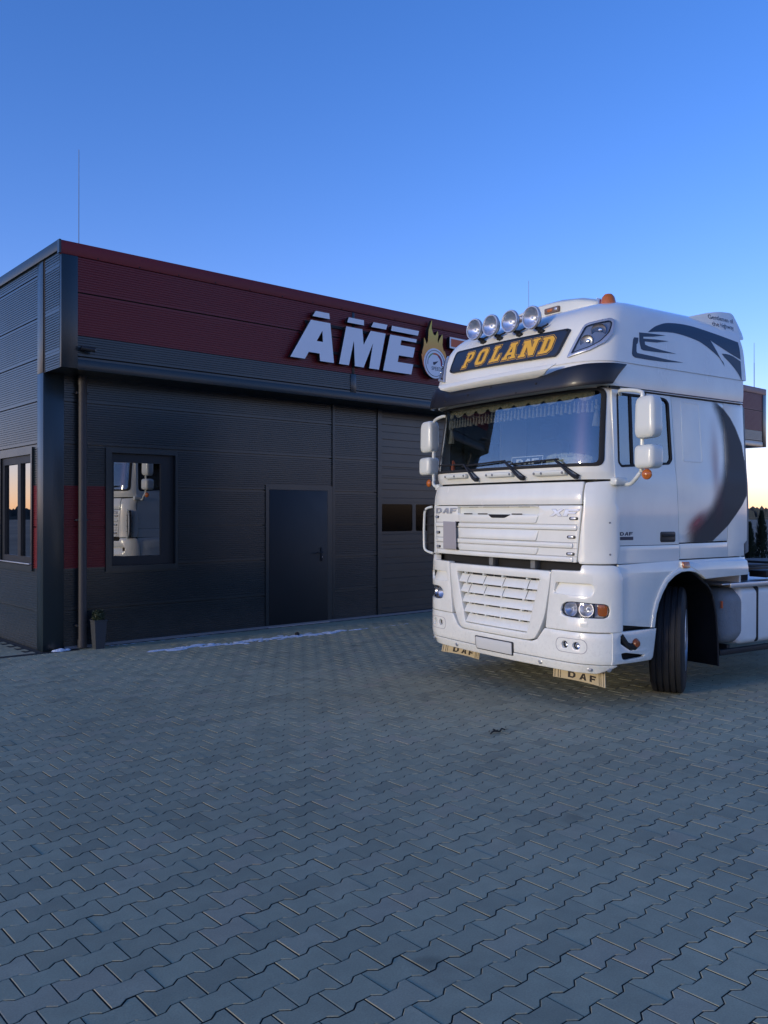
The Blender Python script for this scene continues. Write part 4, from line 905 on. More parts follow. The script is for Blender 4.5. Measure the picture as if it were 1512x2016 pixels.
# --- POLAND board
pb = [(-.835, 3.452), (-.80, 3.462), (.875, 3.424), (.900, 3.41), (.80, 3.198), (.765, 3.172), (-.80, 3.222), (-.842, 3.245)]
NB = tobj('name_board', mapped(prism_bm([rpoly(pb, .012, 2)], .020, .004, US, ZS), rf(.006)), M['navy'])
b = mapped(prism_bm([rpoly(pb, .012, 2), rpoly(offset_poly(pb, -.012), .012, 2)], .005, .001, US, ZS), rf(.0255)); obj('board_frame', b, M['black_plastic'], NB)
WORD = [('P', -.615, .150, 3.245), ('O', -.395, .165, 3.243), ('L', -.150, .165, 3.238), ('A', .050, .185, 3.232), ('N', .285, .205, 3.224), ('D', .548, .165, 3.218)]
ol, nv_, yl = bmesh.new(), bmesh.new(), bmesh.new()
for ch, u0, w, v0 in WORD:
    h_ = .160; G = glyph(SL[ch], u0, v0, w, h_, .28)
    def off(G, d): return [offset_poly(G[0], d)] + [offset_poly(q, -d) for q in G[1:]]
    merge(ol, mapped(prism_bm(off(G, .013)[:1], .0012, 0, US), rf(.0262)))
    merge(nv_, mapped(prism_bm(off(G, .0085)[:1], .0012, 0, US), rf(.0276)))
    merge(yl, mapped(prism_bm(G, .002, 0, US), rf(.029)))
    for q in G[1:]:
        o2 = [offset_poly(q, -.006), offset_poly(q, -.0095)]
        if ch in 'OD': merge(ol, mapped(prism_bm(o2, .0012, 0, US), rf(.0296)))
obj('letter_outline', ol, M['yellow'], NB, 0); obj('letter_gap', nv_, M['navy'], NB, 0); obj('board_letters', yl, M['yellow'], NB, 0)
b = bmesh.new()
for s, z in ((-.80, 3.235), (-.3, 3.215), (.45, 3.187), (.865, 3.405)): lathe_bm([(0, .006), (.010, .005), (.011, 0)], 8, b, axis_m(surf(ROOF, s, z, .03, REAR), (0, -1, .2)))
obj('board_screw', b, M['dark'], NB)
# --- roof corner lamps
fo_ = [(.905, 3.135), (1.040, 3.438), (1.080, 3.452), (1.262, 3.490), (1.300, 3.478), (1.315, 3.44), (1.312, 3.35), (1.25, 3.255), (1.12, 3.183)]
fi_ = [(.948, 3.168), (1.052, 3.415), (1.085, 3.428), (1.262, 3.462), (1.285, 3.448), (1.290, 3.42), (1.275, 3.345), (1.21, 3.265), (1.12, 3.213)]
for g in (1, -1):
    mm = (lambda L: L) if g > 0 else (lambda L: mirror(L)[::-1])
    ul = tobj('roof_headlight', mapped(prism_bm([rpoly(mm(fo_), .02, 3), rpoly(mm(fi_), .02, 3)], .02, .006, US, ZS), rf(.002)), M['silver'])
    obj('lamp_backing', mapped(prism_bm([rpoly(mm(fi_), .02, 3)], .004, 0, US, ZS), rf(.0015)), mat('lamp_backing_blue_grey', (.30, .34, .40), .3, metal=.3), ul)
    b = mapped(prism_bm([rpoly(mm(offset_poly(fi_, .002)), .02, 3), rpoly(mm(offset_poly(fi_, -.010)), .02, 3)], .010, .002, US, ZS), rf(.006)); obj('lens_seal', b, M['rubber'], ul)
    for s, z, r0 in ((1.085, 3.268, .058), (1.178, 3.365, .064)):
        p1 = Vector(surf(ROOF, g * s, z, -.01, REAR)); nn = (Vector(surf(ROOF, g * s, z, .05, REAR)) - p1).normalized()
        obj('lamp_bowl', lathe_bm([(r0 + .004, .018), (r0, .020), (r0 * .85, .018), (r0 * .5, .0165), (0, .016)], 28, None, axis_m(p1, nn)), mat('lamp_bowl_grey', (.12, .125, .13), .2, metal=.7), ul)
        obj('bulb_glint', lathe_bm([(0, .030), (.012, .027), (.018, .018)], 14, None, axis_m(p1 + Vector((g * .018, 0, .004)), nn)), M['chrome'], ul)
    obj('lamp_lens', mapped(prism_bm([rpoly(mm(fi_), .02, 3)], .003, 0, US, ZS), rf(.019)), M['lens'], ul)
# --- four round roof lamps
for i, (s, z) in enumerate(((-.405, 3.498), (-.115, 3.488), (.195, 3.476), (.51, 3.458))):
    P0 = Vector(surf(ROOF, s, z, 0, REAR)); C_ = P0 + Vector((-.045 - .02, -.075, .135)); face = Vector((.06, -1, .02)).normalized()
    L_ = tobj('spot_lamp', lathe_bm([(0, -.085), (.045, -.08), (.085, -.045), (.104, -.012), (.108, .0), (.108, .012), (.098, .017), (.096, .008)], 40, None, axis_m(C_, face)), M['black_plastic'])
    obj('lamp_rim', lathe_bm([(.094, .008), (.097, .020), (.107, .020), (.1115, .012), (.1115, -.008), (.108, -.010)], 40, None, axis_m(C_, face)), M['silver'], L_)
    obj('lamp_bowl', lathe_bm([(0, -.055), (.03, -.05), (.065, -.028), (.095, .006)], 40, None, axis_m(C_, face)), M['bowl'], L_)
    obj('bulb_cap', lathe_bm([(0, -.005), (.014, -.008), (.018, -.05)], 14, None, axis_m(C_, face)), M['silver'], L_)
    obj('lamp_lens', lathe_bm([(0, .022), (.05, .019), (.096, .010)], 40, None, axis_m(C_, face)), M['lens'], L_)
    b = tube_bm([P0 + Vector((0, .01, -.01)), P0 + Vector((-.01, -.03, .025)), C_ + Vector((.0, .055, -.09)), C_ + Vector((0, .05, -.04))], [.026, .024, .016, .014], 8); box_bm(P0.x - .035, P0.y - .03, P0.z - .012, P0.x + .035, P0.y + .03, P0.z + .012, .006, bm=b)
    tube_bm([P0 + Vector((-.01, -.02, .03)), P0 + Vector((.055, .0, .05)), P0 + Vector((.07, .01, .065))], .009, 6, b)
    obj('lamp_bracket', b, M['rubber'], L_)
# --- roof light box
lbm = Matrix.Translation((0, 0, 0))
prof = [(.0, .0), (.0, .16), (.10, .20), (.50, .215), (.66, .14), (.70, 0)]
def lightbox():
    b = bmesh.new(); cols = []
    xs = [-.66, -.60, -.45, -.2, 0, .2, .45, .60, .66]
    for x in xs:
        k = 1 - (abs(x) / .70) ** 3 * .55; cols.append([b.verts.new((x, .62 + (1 - k) * .22 + y * (.9 if abs(x) > .5 else 1), 3.70 + z * k)) for y, z in prof])
    for A0, B0 in zip(cols, cols[1:]):
        for k in range(len(prof)): b.faces.new((A0[k], A0[(k + 1) % len(prof)], B0[(k + 1) % len(prof)], B0[k]))
    b.faces.new(cols[0]); b.faces.new(cols[-1][::-1]); bmesh.ops.recalc_face_normals(b, faces=b.faces[:])
    bmesh.ops.bevel(b, geom=[e for e in b.edges if e.calc_face_angle(0) > .5], offset=.02, segments=3, profile=.5, affect='EDGES', clamp_overlap=True)
    return b
LBX = tobj('roof_light_box', lightbox(), M['white_plastic'], smooth=50)
for x in (-.35, .16):
    s_ = obj('box_slot', box_bm(x - .10, .600, 3.755, x + .10, .66, 3.815, .012), mat('slot_brown', (.16, .11, .09), .5), LBX)
    obj('slot_bulb', box_bm(x - .05, .592, 3.770, x + .02, .612, 3.800, .008), M['amber'], s_); obj('slot_bulb', box_bm(x + .05, .592, 3.770, x + .085, .612, 3.800, .006), M['silver'], s_)
obj('box_foot', box_bm(-.62, .66, 3.66, .62, 1.25, 3.715, .01), M['rubber'], LBX)
o = obj('side_sticker', mapped(prism_bm([[(.02, .0), (.30, .0), (.34, .09), (.0, .09)]], .002), lambda u, v, w: (.655 - v * .10 + w + .006, .72 + u, 3.735 + v)), M['sign_white'], LBX)
for u0, mm in ((.03, 'red_plastic'), (.12, 'red_plastic')):
    obj('sticker_mark', mapped(prism_bm([[(u0, .01), (u0 + .05, .01), (u0 + .06, .08), (u0 + .01, .08)]], .001), lambda u, v, w: (.658 - v * .10 + w + .006, .72 + u, 3.735 + v)), M[mm], o)
obj('sticker_mark', mapped(prism_bm([[(.20, .01), (.28, .01), (.28, .08), (.20, .08)], [(.22, .03), (.26, .03), (.26, .06), (.22, .06)]], .001), lambda u, v, w: (.658 - v * .10 + w + .006, .72 + u, 3.735 + v)), M['navy'], o)
# --- beacon
BC = tobj('beacon', lathe_bm([(0, .0), (.080, .0), (.080, .05), (.074, .055), (0, .055)], 28, None, axis_m((.80, .72, 3.62), (0, 0, 1))), M['rubber'])
obj('beacon_dome', lathe_bm([(.072, .05), (.075, .09), (.070, .14), (.058, .18), (.036, .205), (0, .215)], 28, None, axis_m((.80, .72, 3.62), (0, 0, 1))), M['amber'], BC)
# --- cab rear wall, sides, doors
tobj('cab_rear_wall', box_bm(-1.19, 2.24, 1.0, 1.19, 2.27, 2.88), W_)
tobj('cab_floor', box_bm(-1.18, .30, 1.28, 1.18, 2.24, 1.31), M['interior'])
tobj('cab_ceiling', box_bm(-1.15, .25, 2.86, 1.15, 2.24, 2.87), M['interior'])
tobj('bunk_wall', box_bm(-1.14, 1.5, 1.3, 1.14, 1.52, 2.86), M['interior'])
soft = mat('side_airbrush_black', (.018, .024, .030), .32, coat=.3)
def airbrush(name, shape_edges, m, parent, g, dens=1.0):
    pass
for g in (1, -1):
    y0 = .335
    do = [(y0, 1.452), (1.205, 1.452), (1.148, 2.846), (y0, 2.846)]
    di = [(.385, 2.19), (.425, 2.150), (1.095, 2.198), (1.140, 2.245), (1.118, 2.775), (1.085, 2.812), (1.03, 2.825), (.42, 2.825), (.392, 2.800)]
    dm = rpoly(di, .015, 2)
    D = sidep('door', [do, dm], g, t=.02, d0=-.02, bev=0)
    b = mapped(prism_bm([[(g * y, z) for y, z in dm], [(g * y, z) for y, z in offset_poly(dm, -.022)]], .012, .003, None, ZS), side(g, -.008)); obj('window_seal', b, M['rubber'], D)
    obj('side_window', mapped(prism_bm([[(g * y, z) for y, z in dm]], .004, 0, None, ZS), side(g, -.015)), M['side_glass'], D)
    b = mapped(prism_bm([[(g * .565, 2.16), (g * .597, 2.16), (g * .597, 2.82), (g * .565, 2.82)]], .010, .002, None, ZS), side(g, -.011)); obj('window_divider', b, M['rubber'], D)
    hd = sidep('door_handle', [rrect(.935, 1.475, 1.15, 1.572, .02, 4)], g, M['black_plastic'], .006, .0, .003, parent=D)
    obj('handle_grip', mapped(prism_bm([[(g * y, z) for y, z in rrect(.955, 1.525, 1.13, 1.548, .008, 3)]], .018, .004), side(g, .004)), M['rubber'], hd)
    # door badge
    if g > 0:
        letters('DAF', GL, .385, 1.540, .052, .032, .008, 0, side(g, .0006), M['navy'], 'badge_letter', D, .001, 0)
        bar = obj('badge_bar', mapped(prism_bm([[(.382, 1.500), (.562, 1.500), (.562, 1.530), (.382, 1.530)]], .001), side(g, .0006)), M['navy'], D)
    for yy in (.735, .79): obj('door_button', lathe_bm([(0, .004), (.008, .003), (.009, 0)], 8, None, axis_m((g * (Wz(2.838) + .001), yy, 2.838), (g, 0, 0))), M['seam'], D)
    # side body
    sidep('sleeper_panel', [[(1.211, 1.466), (1.960, 1.476), (1.957, 2.846), (1.154, 2.846)]], g, t=.02, d0=-.0205, bev=.003)
    em = [(1.300, 2.235), (1.60, 2.235), (1.575, 2.81), (1.290, 2.81)]
    b = mapped(prism_bm([[(g * y, z) for y, z in rpoly(em, .03, 3)], [(g * y, z) for y, z in rpoly(offset_poly(em, -.012), .03, 3)]], .0016, .0006, None, ZS), side(g, -.0005)); tobj('embossed_frame', b, W_)
    sidep('lower_side_panel', [[(1.211, 1.312), (1.960, 1.318), (1.960, 1.462), (1.211, 1.456)]], g, t=.02, d0=-.018, bev=.003)
    sidep('lower_door_panel', [[(.350, 1.288), (1.203, 1.296), (1.203, 1.447), (.350, 1.447)]], g, t=.02, d0=-.015, bev=.003)
    # rear side deflector
    rd = [(1.966, 1.318), (2.235, 1.322), (2.235, 1.44), (2.285, 1.475), (2.285, 2.846), (1.963, 2.846)]
    sidep('rear_deflector', [rd], g, t=.02, d0=-.019, bev=.004)
    sidep('deflector_edge', [[(2.290, 1.34), (2.345, 1.36), (2.345, 2.83), (2.290, 2.84)]], g, mat('grey_edge_rubber', (.20, .21, .21), .6), .008, -.03, .002)
    for z0, z1 in ((1.55, 1.98), (2.58, 2.80)): sidep('red_reflector', [[(2.292, z0), (2.305, z0), (2.305, z1), (2.292, z1)]], g, M['red_plastic'], .006, -.02, .001)
    # fender
    ar = [(1.557, 1.116), (1.50, 1.150), (1.42, 1.182), (1.315, 1.198), (1.20, 1.193), (1.10, 1.160), (1.00, 1.100), (.925, 1.010), (.870, .92), (.835, .82), (.815, .70)]
    fe = [(.352, .752), (.352, 1.282), (1.205, 1.300), (2.235, 1.310), (2.235, 1.132)] + ar
    fd = sidep('fender', [fe[::-1]], g, t=.02, d0=-.012, bev=.004)
    lipw = [(y + (y - 1.28) * .0 - .0, z) for y, z in ar]
    outw = offset_poly([(2.235, 1.132)] + ar + [(.815, .5), (2.235, .5)], .05)[1:1 + len(ar)]
    b = mapped(prism_bm([[(g * y, z) for y, z in ar + outw[::-1]]], .016, .006, None, ZS), side(g, .004)); obj('arch_lip', b, W_, fd)
    sk = [(1.215, 1.302), (2.215, 1.312), (2.245, 1.272), (2.245, 1.136), (1.555, 1.117), (1.49, 1.158), (1.42, 1.20), (1.34, 1.235), (1.26, 1.27)]
    b = mapped(prism_bm([[(g * y, z) for y, z in sk]], .02, .006, None, ZS + [1.275]), lambda u, v, w, g=g: (g * (Wz(v) + .006 + w - max(0, v - 1.272) * .9), abs(u), v)); obj('side_skirt', b, W_, fd)
    sidep('side_marker', [rrect(1.205, 1.232, 1.305, 1.288, .012, 3)], g, M['amber'], .016, .028, .004, parent=fd)
    obj('marker_border', mapped(prism_bm([[(g * y, z) for y, z in rrect(1.198, 1.225, 1.312, 1.295, .015, 3)]], .026, .003), side(g, .003)), W_, fd)
    # lower corner step box
    so_ = [(.262, .405), (.60, .402), (.780, .408), (.800, .430), (.845, .690), (.355, .690), (.262, .684)]
    sh1 = [(.365, .665), (.365, .60), (.50, .515), (.575, .53), (.60, .60), (.56, .672)]
    sh2 = [(.370, .500), (.43, .502), (.69, .462), (.665, .445), (.43, .435), (.385, .45)]
    sb = sidep('step_panel', [so_, rpoly(sh2, .015, 3), rpoly([(.362, .640), (.362, .585), (.50, .512), (.545, .525), (.55, .555)], .01, 2)], g, t=.03, d0=-.02, bev=.006)
    obj('step_recess', box_bm(min(g * 1.12, g * 1.20), .30, .41, max(g * 1.12, g * 1.20), .84, .70), M['seam'], sb)
    obj('step_lamp', lathe_bm([(0, .028), (.025, .024), (.038, .008), (.040, 0), (.05, -.02)], 20, None, axis_m((g * 1.295, .555, .575), (g, -.25, 0))), M['amber_dark'], sb)
    obj('lamp_arm', tube_bm([(g * 1.262, .375, .66), (g * 1.272, .46, .56), (g * 1.278, .545, .548), (g * 1.275, .57, .575)], [.030, .028, .034, .044], 10), M['rubber'], sb)
    obj('lower_sill', mapped(prism_bm([[(g * .40, .708), (g * .80, .700), (g * .80, .745), (g * .40, .748)]], .01, 0), side(g, -.04)), M['seam'], sb)
    # wheel arch liner + mud guard behind the wheel
    path = [(.80, .60), (.86, .95), (1.0, 1.13), (1.2, 1.22), (1.40, 1.20), (1.56, 1.11), (1.72, 1.0), (1.80, .80), (1.84, .55), (1.86, .24)]
    b = bmesh.new(); xa, xb_ = (g * .62, g * 1.215)
    rows = [[b.verts.new((x, y, z)) for x in (xa, xb_)] for y, z in [(q.x, q.y) for q in smooth_path([(p[0], p[1], 0) for p in path], 4)]]
    for A0, B0 in zip(rows, rows[1:]): b.faces.new((A0[0], A0[1], B0[1], B0[0]))
    bmesh.ops.solidify(b, geom=b.faces[:], thickness=.012); bmesh.ops.recalc_face_normals(b, faces=b.faces[:])
    mg = tobj('mud_guard', b, M['rubber'])
    edge = smooth_path([(g * 1.222, y, z) for y, z in path[4:]], 4); obj('guard_edge', tube_bm(edge, .010, 6), M['dark'], mg)

# --- airbrushed side art: soft edged dark crescent and the blurred red patch beside it
def air_mat(name, col, soft_in):
    m, nt, p = base(name); L = nt.links.new; out = nt.nodes['Material Output']
    at = nt.nodes.new('ShaderNodeAttribute'); at.attribute_name = 'cover'
    tr = nt.nodes.new('ShaderNodeBsdfTransparent'); mx = nt.nodes.new('ShaderNodeMixShader')
    p.inputs['Base Color'].default_value = tuple(col) + (1,); p.inputs['Roughness'].default_value = .45; p.inputs['Specular IOR Level'].default_value = .3
    L(at.outputs['Fac'], mx.inputs[0]); L(tr.outputs[0], mx.inputs[1]); L(p.outputs[0], mx.inputs[2]); L(mx.outputs[0], out.inputs[0])
    return m
def sstep(a, b, x):
    t = max(0, min(1, (x - a) / (b - a))); return t * t * (3 - 2 * t)
def soft_patch(name, y0, y1, z0, z1, fn, m, d, n=70, parent=None):
    ny = n; nz = int(n * (z1 - z0) / (y1 - y0)); V = []; Fc = []; A = []
    for j in range(nz + 1):
        for i in range(ny + 1):
            y = y0 + (y1 - y0) * i / ny; z = z0 + (z1 - z0) * j / nz; V.append((Wz(z) + d, y, z)); A.append(fn(y, z))
    for j in range(nz):
        for i in range(ny):
            q = (j * (ny + 1) + i, j * (ny + 1) + i + 1, (j + 1) * (ny + 1) + i + 1, (j + 1) * (ny + 1) + i)
            if max(A[k] for k in q) > .002: Fc.append(q)
    me = bpy.data.meshes.new(name); me.from_pydata(V, [], Fc); at = me.attributes.new('cover', 'FLOAT', 'POINT'); at.data.foreach_set('value', A); me.update()
    return link(name, me, m, parent or TR)
OUT = [(1.40, 1.462), (1.55, 1.462), (1.72, 1.478), (1.84, 1.55), (1.966, 1.627), (2.10, 1.74), (2.20, 1.83), (2.28, 1.925), (2.30, 2.05), (2.285, 2.25), (2.24, 2.45), (2.15, 2.60), (2.066, 2.70), (1.95, 2.79), (1.837, 2.843)]
IN = [(1.38, 1.58), (1.50, 1.63), (1.63, 1.70), (1.74, 1.79), (1.83, 1.90), (1.90, 2.02), (1.96, 2.15), (1.99, 2.28), (1.99, 2.42), (1.975, 2.55), (1.94, 2.65), (1.90, 2.74), (1.85, 2.82)]
def pdist(P, y, z):
    best = 9; sg = 0
    for a, c in zip(P, P[1:]):
        ex, ez = c[0] - a[0], c[1] - a[1]; t = max(0, min(1, ((y - a[0]) * ex + (z - a[1]) * ez) / (ex * ex + ez * ez))); dx, dz = y - a[0] - t * ex, z - a[1] - t * ez
        d_ = math.hypot(dx, dz)
        if d_ < best: best = d_; sg = 1 if ex * dz - ez * dx > 0 else -1
    return best * sg
cres = lambda y, z: (sstep(-.004, .004, pdist(OUT, y, z)) * sstep(-.11, .07, -pdist(IN, y, z)) * sstep(1.25, 1.50, y) if z < 2.846 else 0) * .97
soft_patch('side_artwork', 1.25, 2.285, 1.462, 2.845, cres, air_mat('airbrushed_slate', (.020, .028, .038), .1), .0030, 120)
redf = lambda y, z: max(math.exp(-(((y - 1.47) / .13) ** 2 + ((z - 1.66 - (y - 1.47) * .5) / .07) ** 2)) * .7, math.exp(-(((y - 1.80) / .07) ** 2 + ((z - 2.2) / .38) ** 2)) * .32)
soft_patch('red_artwork', 1.25, 1.955, 1.47, 2.80, redf, air_mat('airbrushed_red', (.40, .07, .09), .1), .0048, 60)
# --- hard edged roof decals
def roofdecal(name, L, d=.0015, m=None, r=.0): 
    for g in (1, -1):
        LL = L if g > 0 else mirror(L)[::-1]
        o = tobj(name, mapped(prism_bm([rpoly(LL, r, 3) if r else LL], .001, 0, US + [g * (1.5 + .06 * k) for k in range(31)], [3.1 + .04 * k for k in range(14)]), rf(d)), m or M['decal'])
def cub(P, n=5): return [(q.x, q.y) for q in smooth_path([(p[0], p[1], 0) for p in P], n)]
sw = cub([(1.785, 3.408), (1.85, 3.455), (1.94, 3.50), (2.115, 3.548), (2.456, 3.565), (2.903, 3.527), (3.278, 3.482)]) + cub([(3.272, 3.300), (3.10, 3.345), (2.90, 3.405), (2.776, 3.446)], 3)[0:] + [(2.87, 3.34), (2.985, 3.205)] + cub([(2.965, 3.245), (2.88, 3.295), (2.772, 3.345), (2.66, 3.388), (2.526, 3.422), (2.243, 3.450), (2.02, 3.440), (1.86, 3.420)], 3)
roofdecal('roof_stripe', sw)
sw2 = cub([(2.95, 3.328), (3.05, 3.332), (3.15, 3.318), (3.268, 3.280)], 3) + cub([(3.262, 3.085), (3.20, 3.16), (3.10, 3.235), (3.0, 3.292)], 3)
roofdecal('roof_stripe', sw2)
roofdecal('claw_mark', [(1.657, 3.389), (1.80, 3.398), (2.05, 3.408), (1.86, 3.372), (1.722, 3.355), (1.722, 3.338), (1.90, 3.350), (2.098, 3.356), (1.92, 3.322), (1.745, 3.312), (1.752, 3.284), (1.80, 3.274), (2.0, 3.258), (2.215, 3.246), (1.95, 3.232), (1.735, 3.226), (1.700, 3.236), (1.672, 3.30)])
roofdecal('claw_mark', [(1.580, 3.312), (1.592, 3.334), (1.650, 3.337), (1.652, 3.312), (1.648, 3.285), (1.634, 3.272), (1.637, 3.208), (1.650, 3.192), (1.85, 3.186), (2.10, 3.176), (2.325, 3.172), (2.05, 3.150), (1.80, 3.144), (1.625, 3.146), (1.592, 3.158), (1.578, 3.178)])
# --- rear roof spoiler
for g in (1, -1):
    L = [(1.52, 3.60), (1.65, 3.70), (1.90, 3.765), (2.10, 3.80), (2.27, 3.812), (2.31, 3.79), (2.345, 3.70), (2.375, 3.60), (2.375, 3.535), (2.28, 3.515), (2.05, 3.53), (1.80, 3.56)]
    def sm(u, v, w, g=g):
        y = abs(u); W = 1.115 - (v - 3.5) * .30 - max(0, 2.0 - y) * .22; return (g * (W + w), y, v)
    sp = tobj('rear_spoiler', mapped(prism_bm([rpoly([(g * a, c) for a, c in L], .015, 2)], .035, .010, [g * (1.6 + .1 * k) for k in range(8)], [3.55, 3.6, 3.65, 3.7]), sm), W_)
    if g > 0:
        t = bmesh.new()
        for s_, yy, zz in (('Gentlemen of', 1.885, 3.700), ('the highway', 1.915, 3.628)):
            tb = text_bm(s_, .068, 'LEFT', .0006)
            for v in tb.verts: v.co = Vector(sm(yy + v.co.x, zz + v.co.y - v.co.x * .02, .0362))
            merge(t, tb)
        obj('spoiler_lettering', t, M['navy'], sp, 0)
tobj('spoiler_top', box_bm(-1.0, 1.95, 3.60, 1.0, 2.2, 3.70, .03), W_)

# --- mirrors
def housing(cx_, cy_, cz_, w, dpt, h, seed=0, taper=.0):
    b = bmesh.new(); bmesh.ops.create_cube(b, size=1)
    bmesh.ops.bevel(b, geom=b.edges[:], offset=.28, segments=5, profile=.6, affect='EDGES', clamp_overlap=True)
    for v in b.verts:
        x, y, z = v.co
        v.co = Vector((cx_ + x * w * (1 - taper * (z - .5)), cy_ + y * dpt * (1 + (.25 if y < 0 else 0)), cz_ + z * h + x * .03 * h * 3 * .3))
    return b
for g in (1, -1):
    mx_ = 1.56; my = .38; dz = 0 if g > 0 else .045
    MA = tobj('wing_mirror', tube_bm(smooth_path([(g * 1.21, .42, 2.80), (g * 1.26, .36, 2.825), (g * 1.38, .36, 2.815), (g * 1.475, my, 2.79), (g * 1.49, my, 2.74), (g * 1.49, my, 2.45), (g * 1.49, my, 2.2), (g * 1.485, my, 2.12), (g * 1.45, my - .02, 2.05), (g * 1.35, my + .02, 2.0), (g * 1.27, my + .0, 1.995)], 5), [.016] * 6 + [.018] * 45, 10), M['white_plastic'])
    obj('mirror_housing', housing(g * mx_, my, 2.565 + dz, .195, .13, .36, taper=.10), M['white_plastic'], MA, 60)
    obj('mirror_housing', housing(g * (mx_ + .005), my, 2.225 + dz, .205, .15, .205, taper=-.02), M['white_plastic'], MA, 60)
    for zc, hh in ((2.565 + dz, .29), (2.225 + dz, .15)):
        obj('mirror_glass', mapped(prism_bm([rrect(g * mx_ - .078, zc - hh / 2, g * mx_ + .078, zc + hh / 2, .03, 4)], .004), lambda u, v, w: (u, my + .062 + w, v)), M['chrome'], MA)
    obj('mirror_mount', box_bm(min(g * 1.235, g * 1.31), .26, 1.985, max(g * 1.235, g * 1.31), .42, 2.055, .018), M['white_plastic'], MA)
    obj('mirror_indicator', lathe_bm([(0, .026), (.022, .022), (.042, .006), (.046, -.006), (.040, -.02), (0, -.026)], 24, None, axis_m((g * 1.555, my - .02, 2.075), (g * .3, -1, 0))), M['amber'], MA)
# --- interior
dsh = tobj('dashboard', mapped(prism_bm([[(.20, 1.95), (.26, 2.12), (.40, 2.165), (.72, 2.15), (.80, 2.05), (.80, 1.5), (.20, 1.5)]], 2.24, .02), lambda u, v, w: (w - 1.12, u, v)), M['interior'])
b = lathe_bm([(.0, 0)], 3) if False else bmesh.new()
ring = [(.60 + .23 * math.cos(2 * PI * k / 24), .98 + .23 * math.sin(2 * PI * k / 24) * .85, 2.10 + .23 * math.sin(2 * PI * k / 24) * -.35) for k in range(25)]
tube_bm(ring, .016, 8, b, False); tube_bm([(.60, .70, 2.0), (.60, .97, 2.09)], .03, 8, b); box_bm(.40, .96, 2.08, .80, 1.0, 2.11, .01, bm=b); tobj('steering_wheel', b, M['dark'])
for x in (-.62, .60):
    s = tobj('seat', box_bm(x - .26, 1.0, 1.75, x + .26, 1.45, 1.92, .05), M['seat']); obj('backrest', box_bm(x - .25, 1.30, 1.9, x + .25, 1.45, 2.55, .05), M['seat'], s); obj('headrest', box_bm(x - .13, 1.32, 2.57, x + .13, 1.42, 2.75, .04), M['seat'], s)
# --- wheels
def wheel():
    o = empty('tmpwheel', Matrix.Identity(4), 'x', 'x'); o.name = 'wheel'
    for k in ('label', 'category'): del o[k]
    w = .155; R0 = .515; tp_ = [(.29, -w), (.33, -w), (.42, -w - .004), (.47, -w + .004), (.497, -w + .014), (R0 - .004, -w + .028)]
    for c in (-.085, -.03, .03, .085): tp_ += [(R0, c - .010), (R0 - .012, c - .005), (R0 - .012, c + .005), (R0, c + .010)]
    tp_ += [(R0 - .004, w - .028), (.497, w - .014), (.47, w - .004), (.42, w + .004), (.33, w), (.29, w), (.28, 0), (.29, -w)]
    rx = Matrix.Rotation(PI / 2, 4, 'Y')
    obj('tyre', lathe_bm(tp_, 96, None, rx), M['rubber'], o, 30)
    b = lathe_bm([(.292, -.14), (.300, -.15), (.285, .145), (.300, .158), (.292, .162), (.275, .14), (.26, .06), (.22, .03), (.17, .045), (.165, .11), (.10, .12), (.095, .16), (.0, .165)], 48, None, rx)
    rm = obj('rim', b, M['alu'], o, 35)
    b = bmesh.new()
    for k in range(10):
        a = 2 * PI * k / 10; lathe_bm([(0, .035), (.012, .034), (.016, .012), (.02, 0)], 8, b, axis_m((.115, .1675 * math.cos(a) * 1.0, .1675 * math.sin(a)), (1, 0, 0)))
    obj('wheel_nut', b, M['chrome'], rm)
    return o
w0 = wheel(); w0.parent = TR; w0.matrix_local = Matrix.Translation((.985, 1.41, .512)) @ Matrix.Rotation(R(34.5), 4, 'Z')
w1 = copy_tree(w0, TR); w1.matrix_local = Matrix.Translation((-1.00, 1.41, .512)) @ Matrix.Rotation(R(36), 4, 'Z') @ Matrix.Rotation(PI, 4, 'Z')
for g in (1, -1):
    for dx in (.75, 1.09):
        w2 = copy_tree(w0, TR); w2.matrix_local = Matrix.Translation((g * dx, 5.0, .512)) @ Matrix.Rotation(0 if g > 0 else PI, 4, 'Z')
# --- chassis
b = bmesh.new()
for g in (-1, 1): box_bm(g * .43 - .04, .9, .78, g * .43 + .04, 6.1, 1.03, .005, bm=b)
for y in (1.4, 2.6, 3.8, 5.0, 6.0): box_bm(-.43, y - .05, .82, .43, y + .05, .98, bm=b)
tube_bm([(-.9, 1.40, .512), (.9, 1.40, .512)], .07, 10, b); tube_bm([(-.9, 5.0, .512), (.9, 5.0, .512)], .11, 10, b); box_bm(-.45, .35, .45, .45, 2.2, 1.0, .02, bm=b)
box_bm(.5, 2.30, 1.02, 1.05, 2.62, 1.26, .02, bm=b)
tobj('chassis', b, M['dark'])
tobj('fifth_wheel', lathe_bm([(0, 0), (.48, 0), (.48, .05), (0, .06)], 32, None, Matrix.Translation((0, 4.9, 1.10))), M['dark'])
b = bmesh.new()
for k in range(3): tube_bm(smooth_path([(-.2 + .18 * k, 2.30, 1.9), (-.2 + .18 * k, 2.5, 1.6), (-.1 + .1 * k, 2.7, 1.3), (0, 2.95, 1.15)], 5), .012, 6, b)
tobj('air_hose', b, M['red_plastic'])
b = bmesh.new(); box_bm(.92, 2.32, 1.20, 1.22, 2.72, 1.225, .006, bm=b); box_bm(1.0, 2.70, 1.08, 1.2, 3.3, 1.15, .01, bm=b); tobj('chassis_bracket', b, M['dark'])
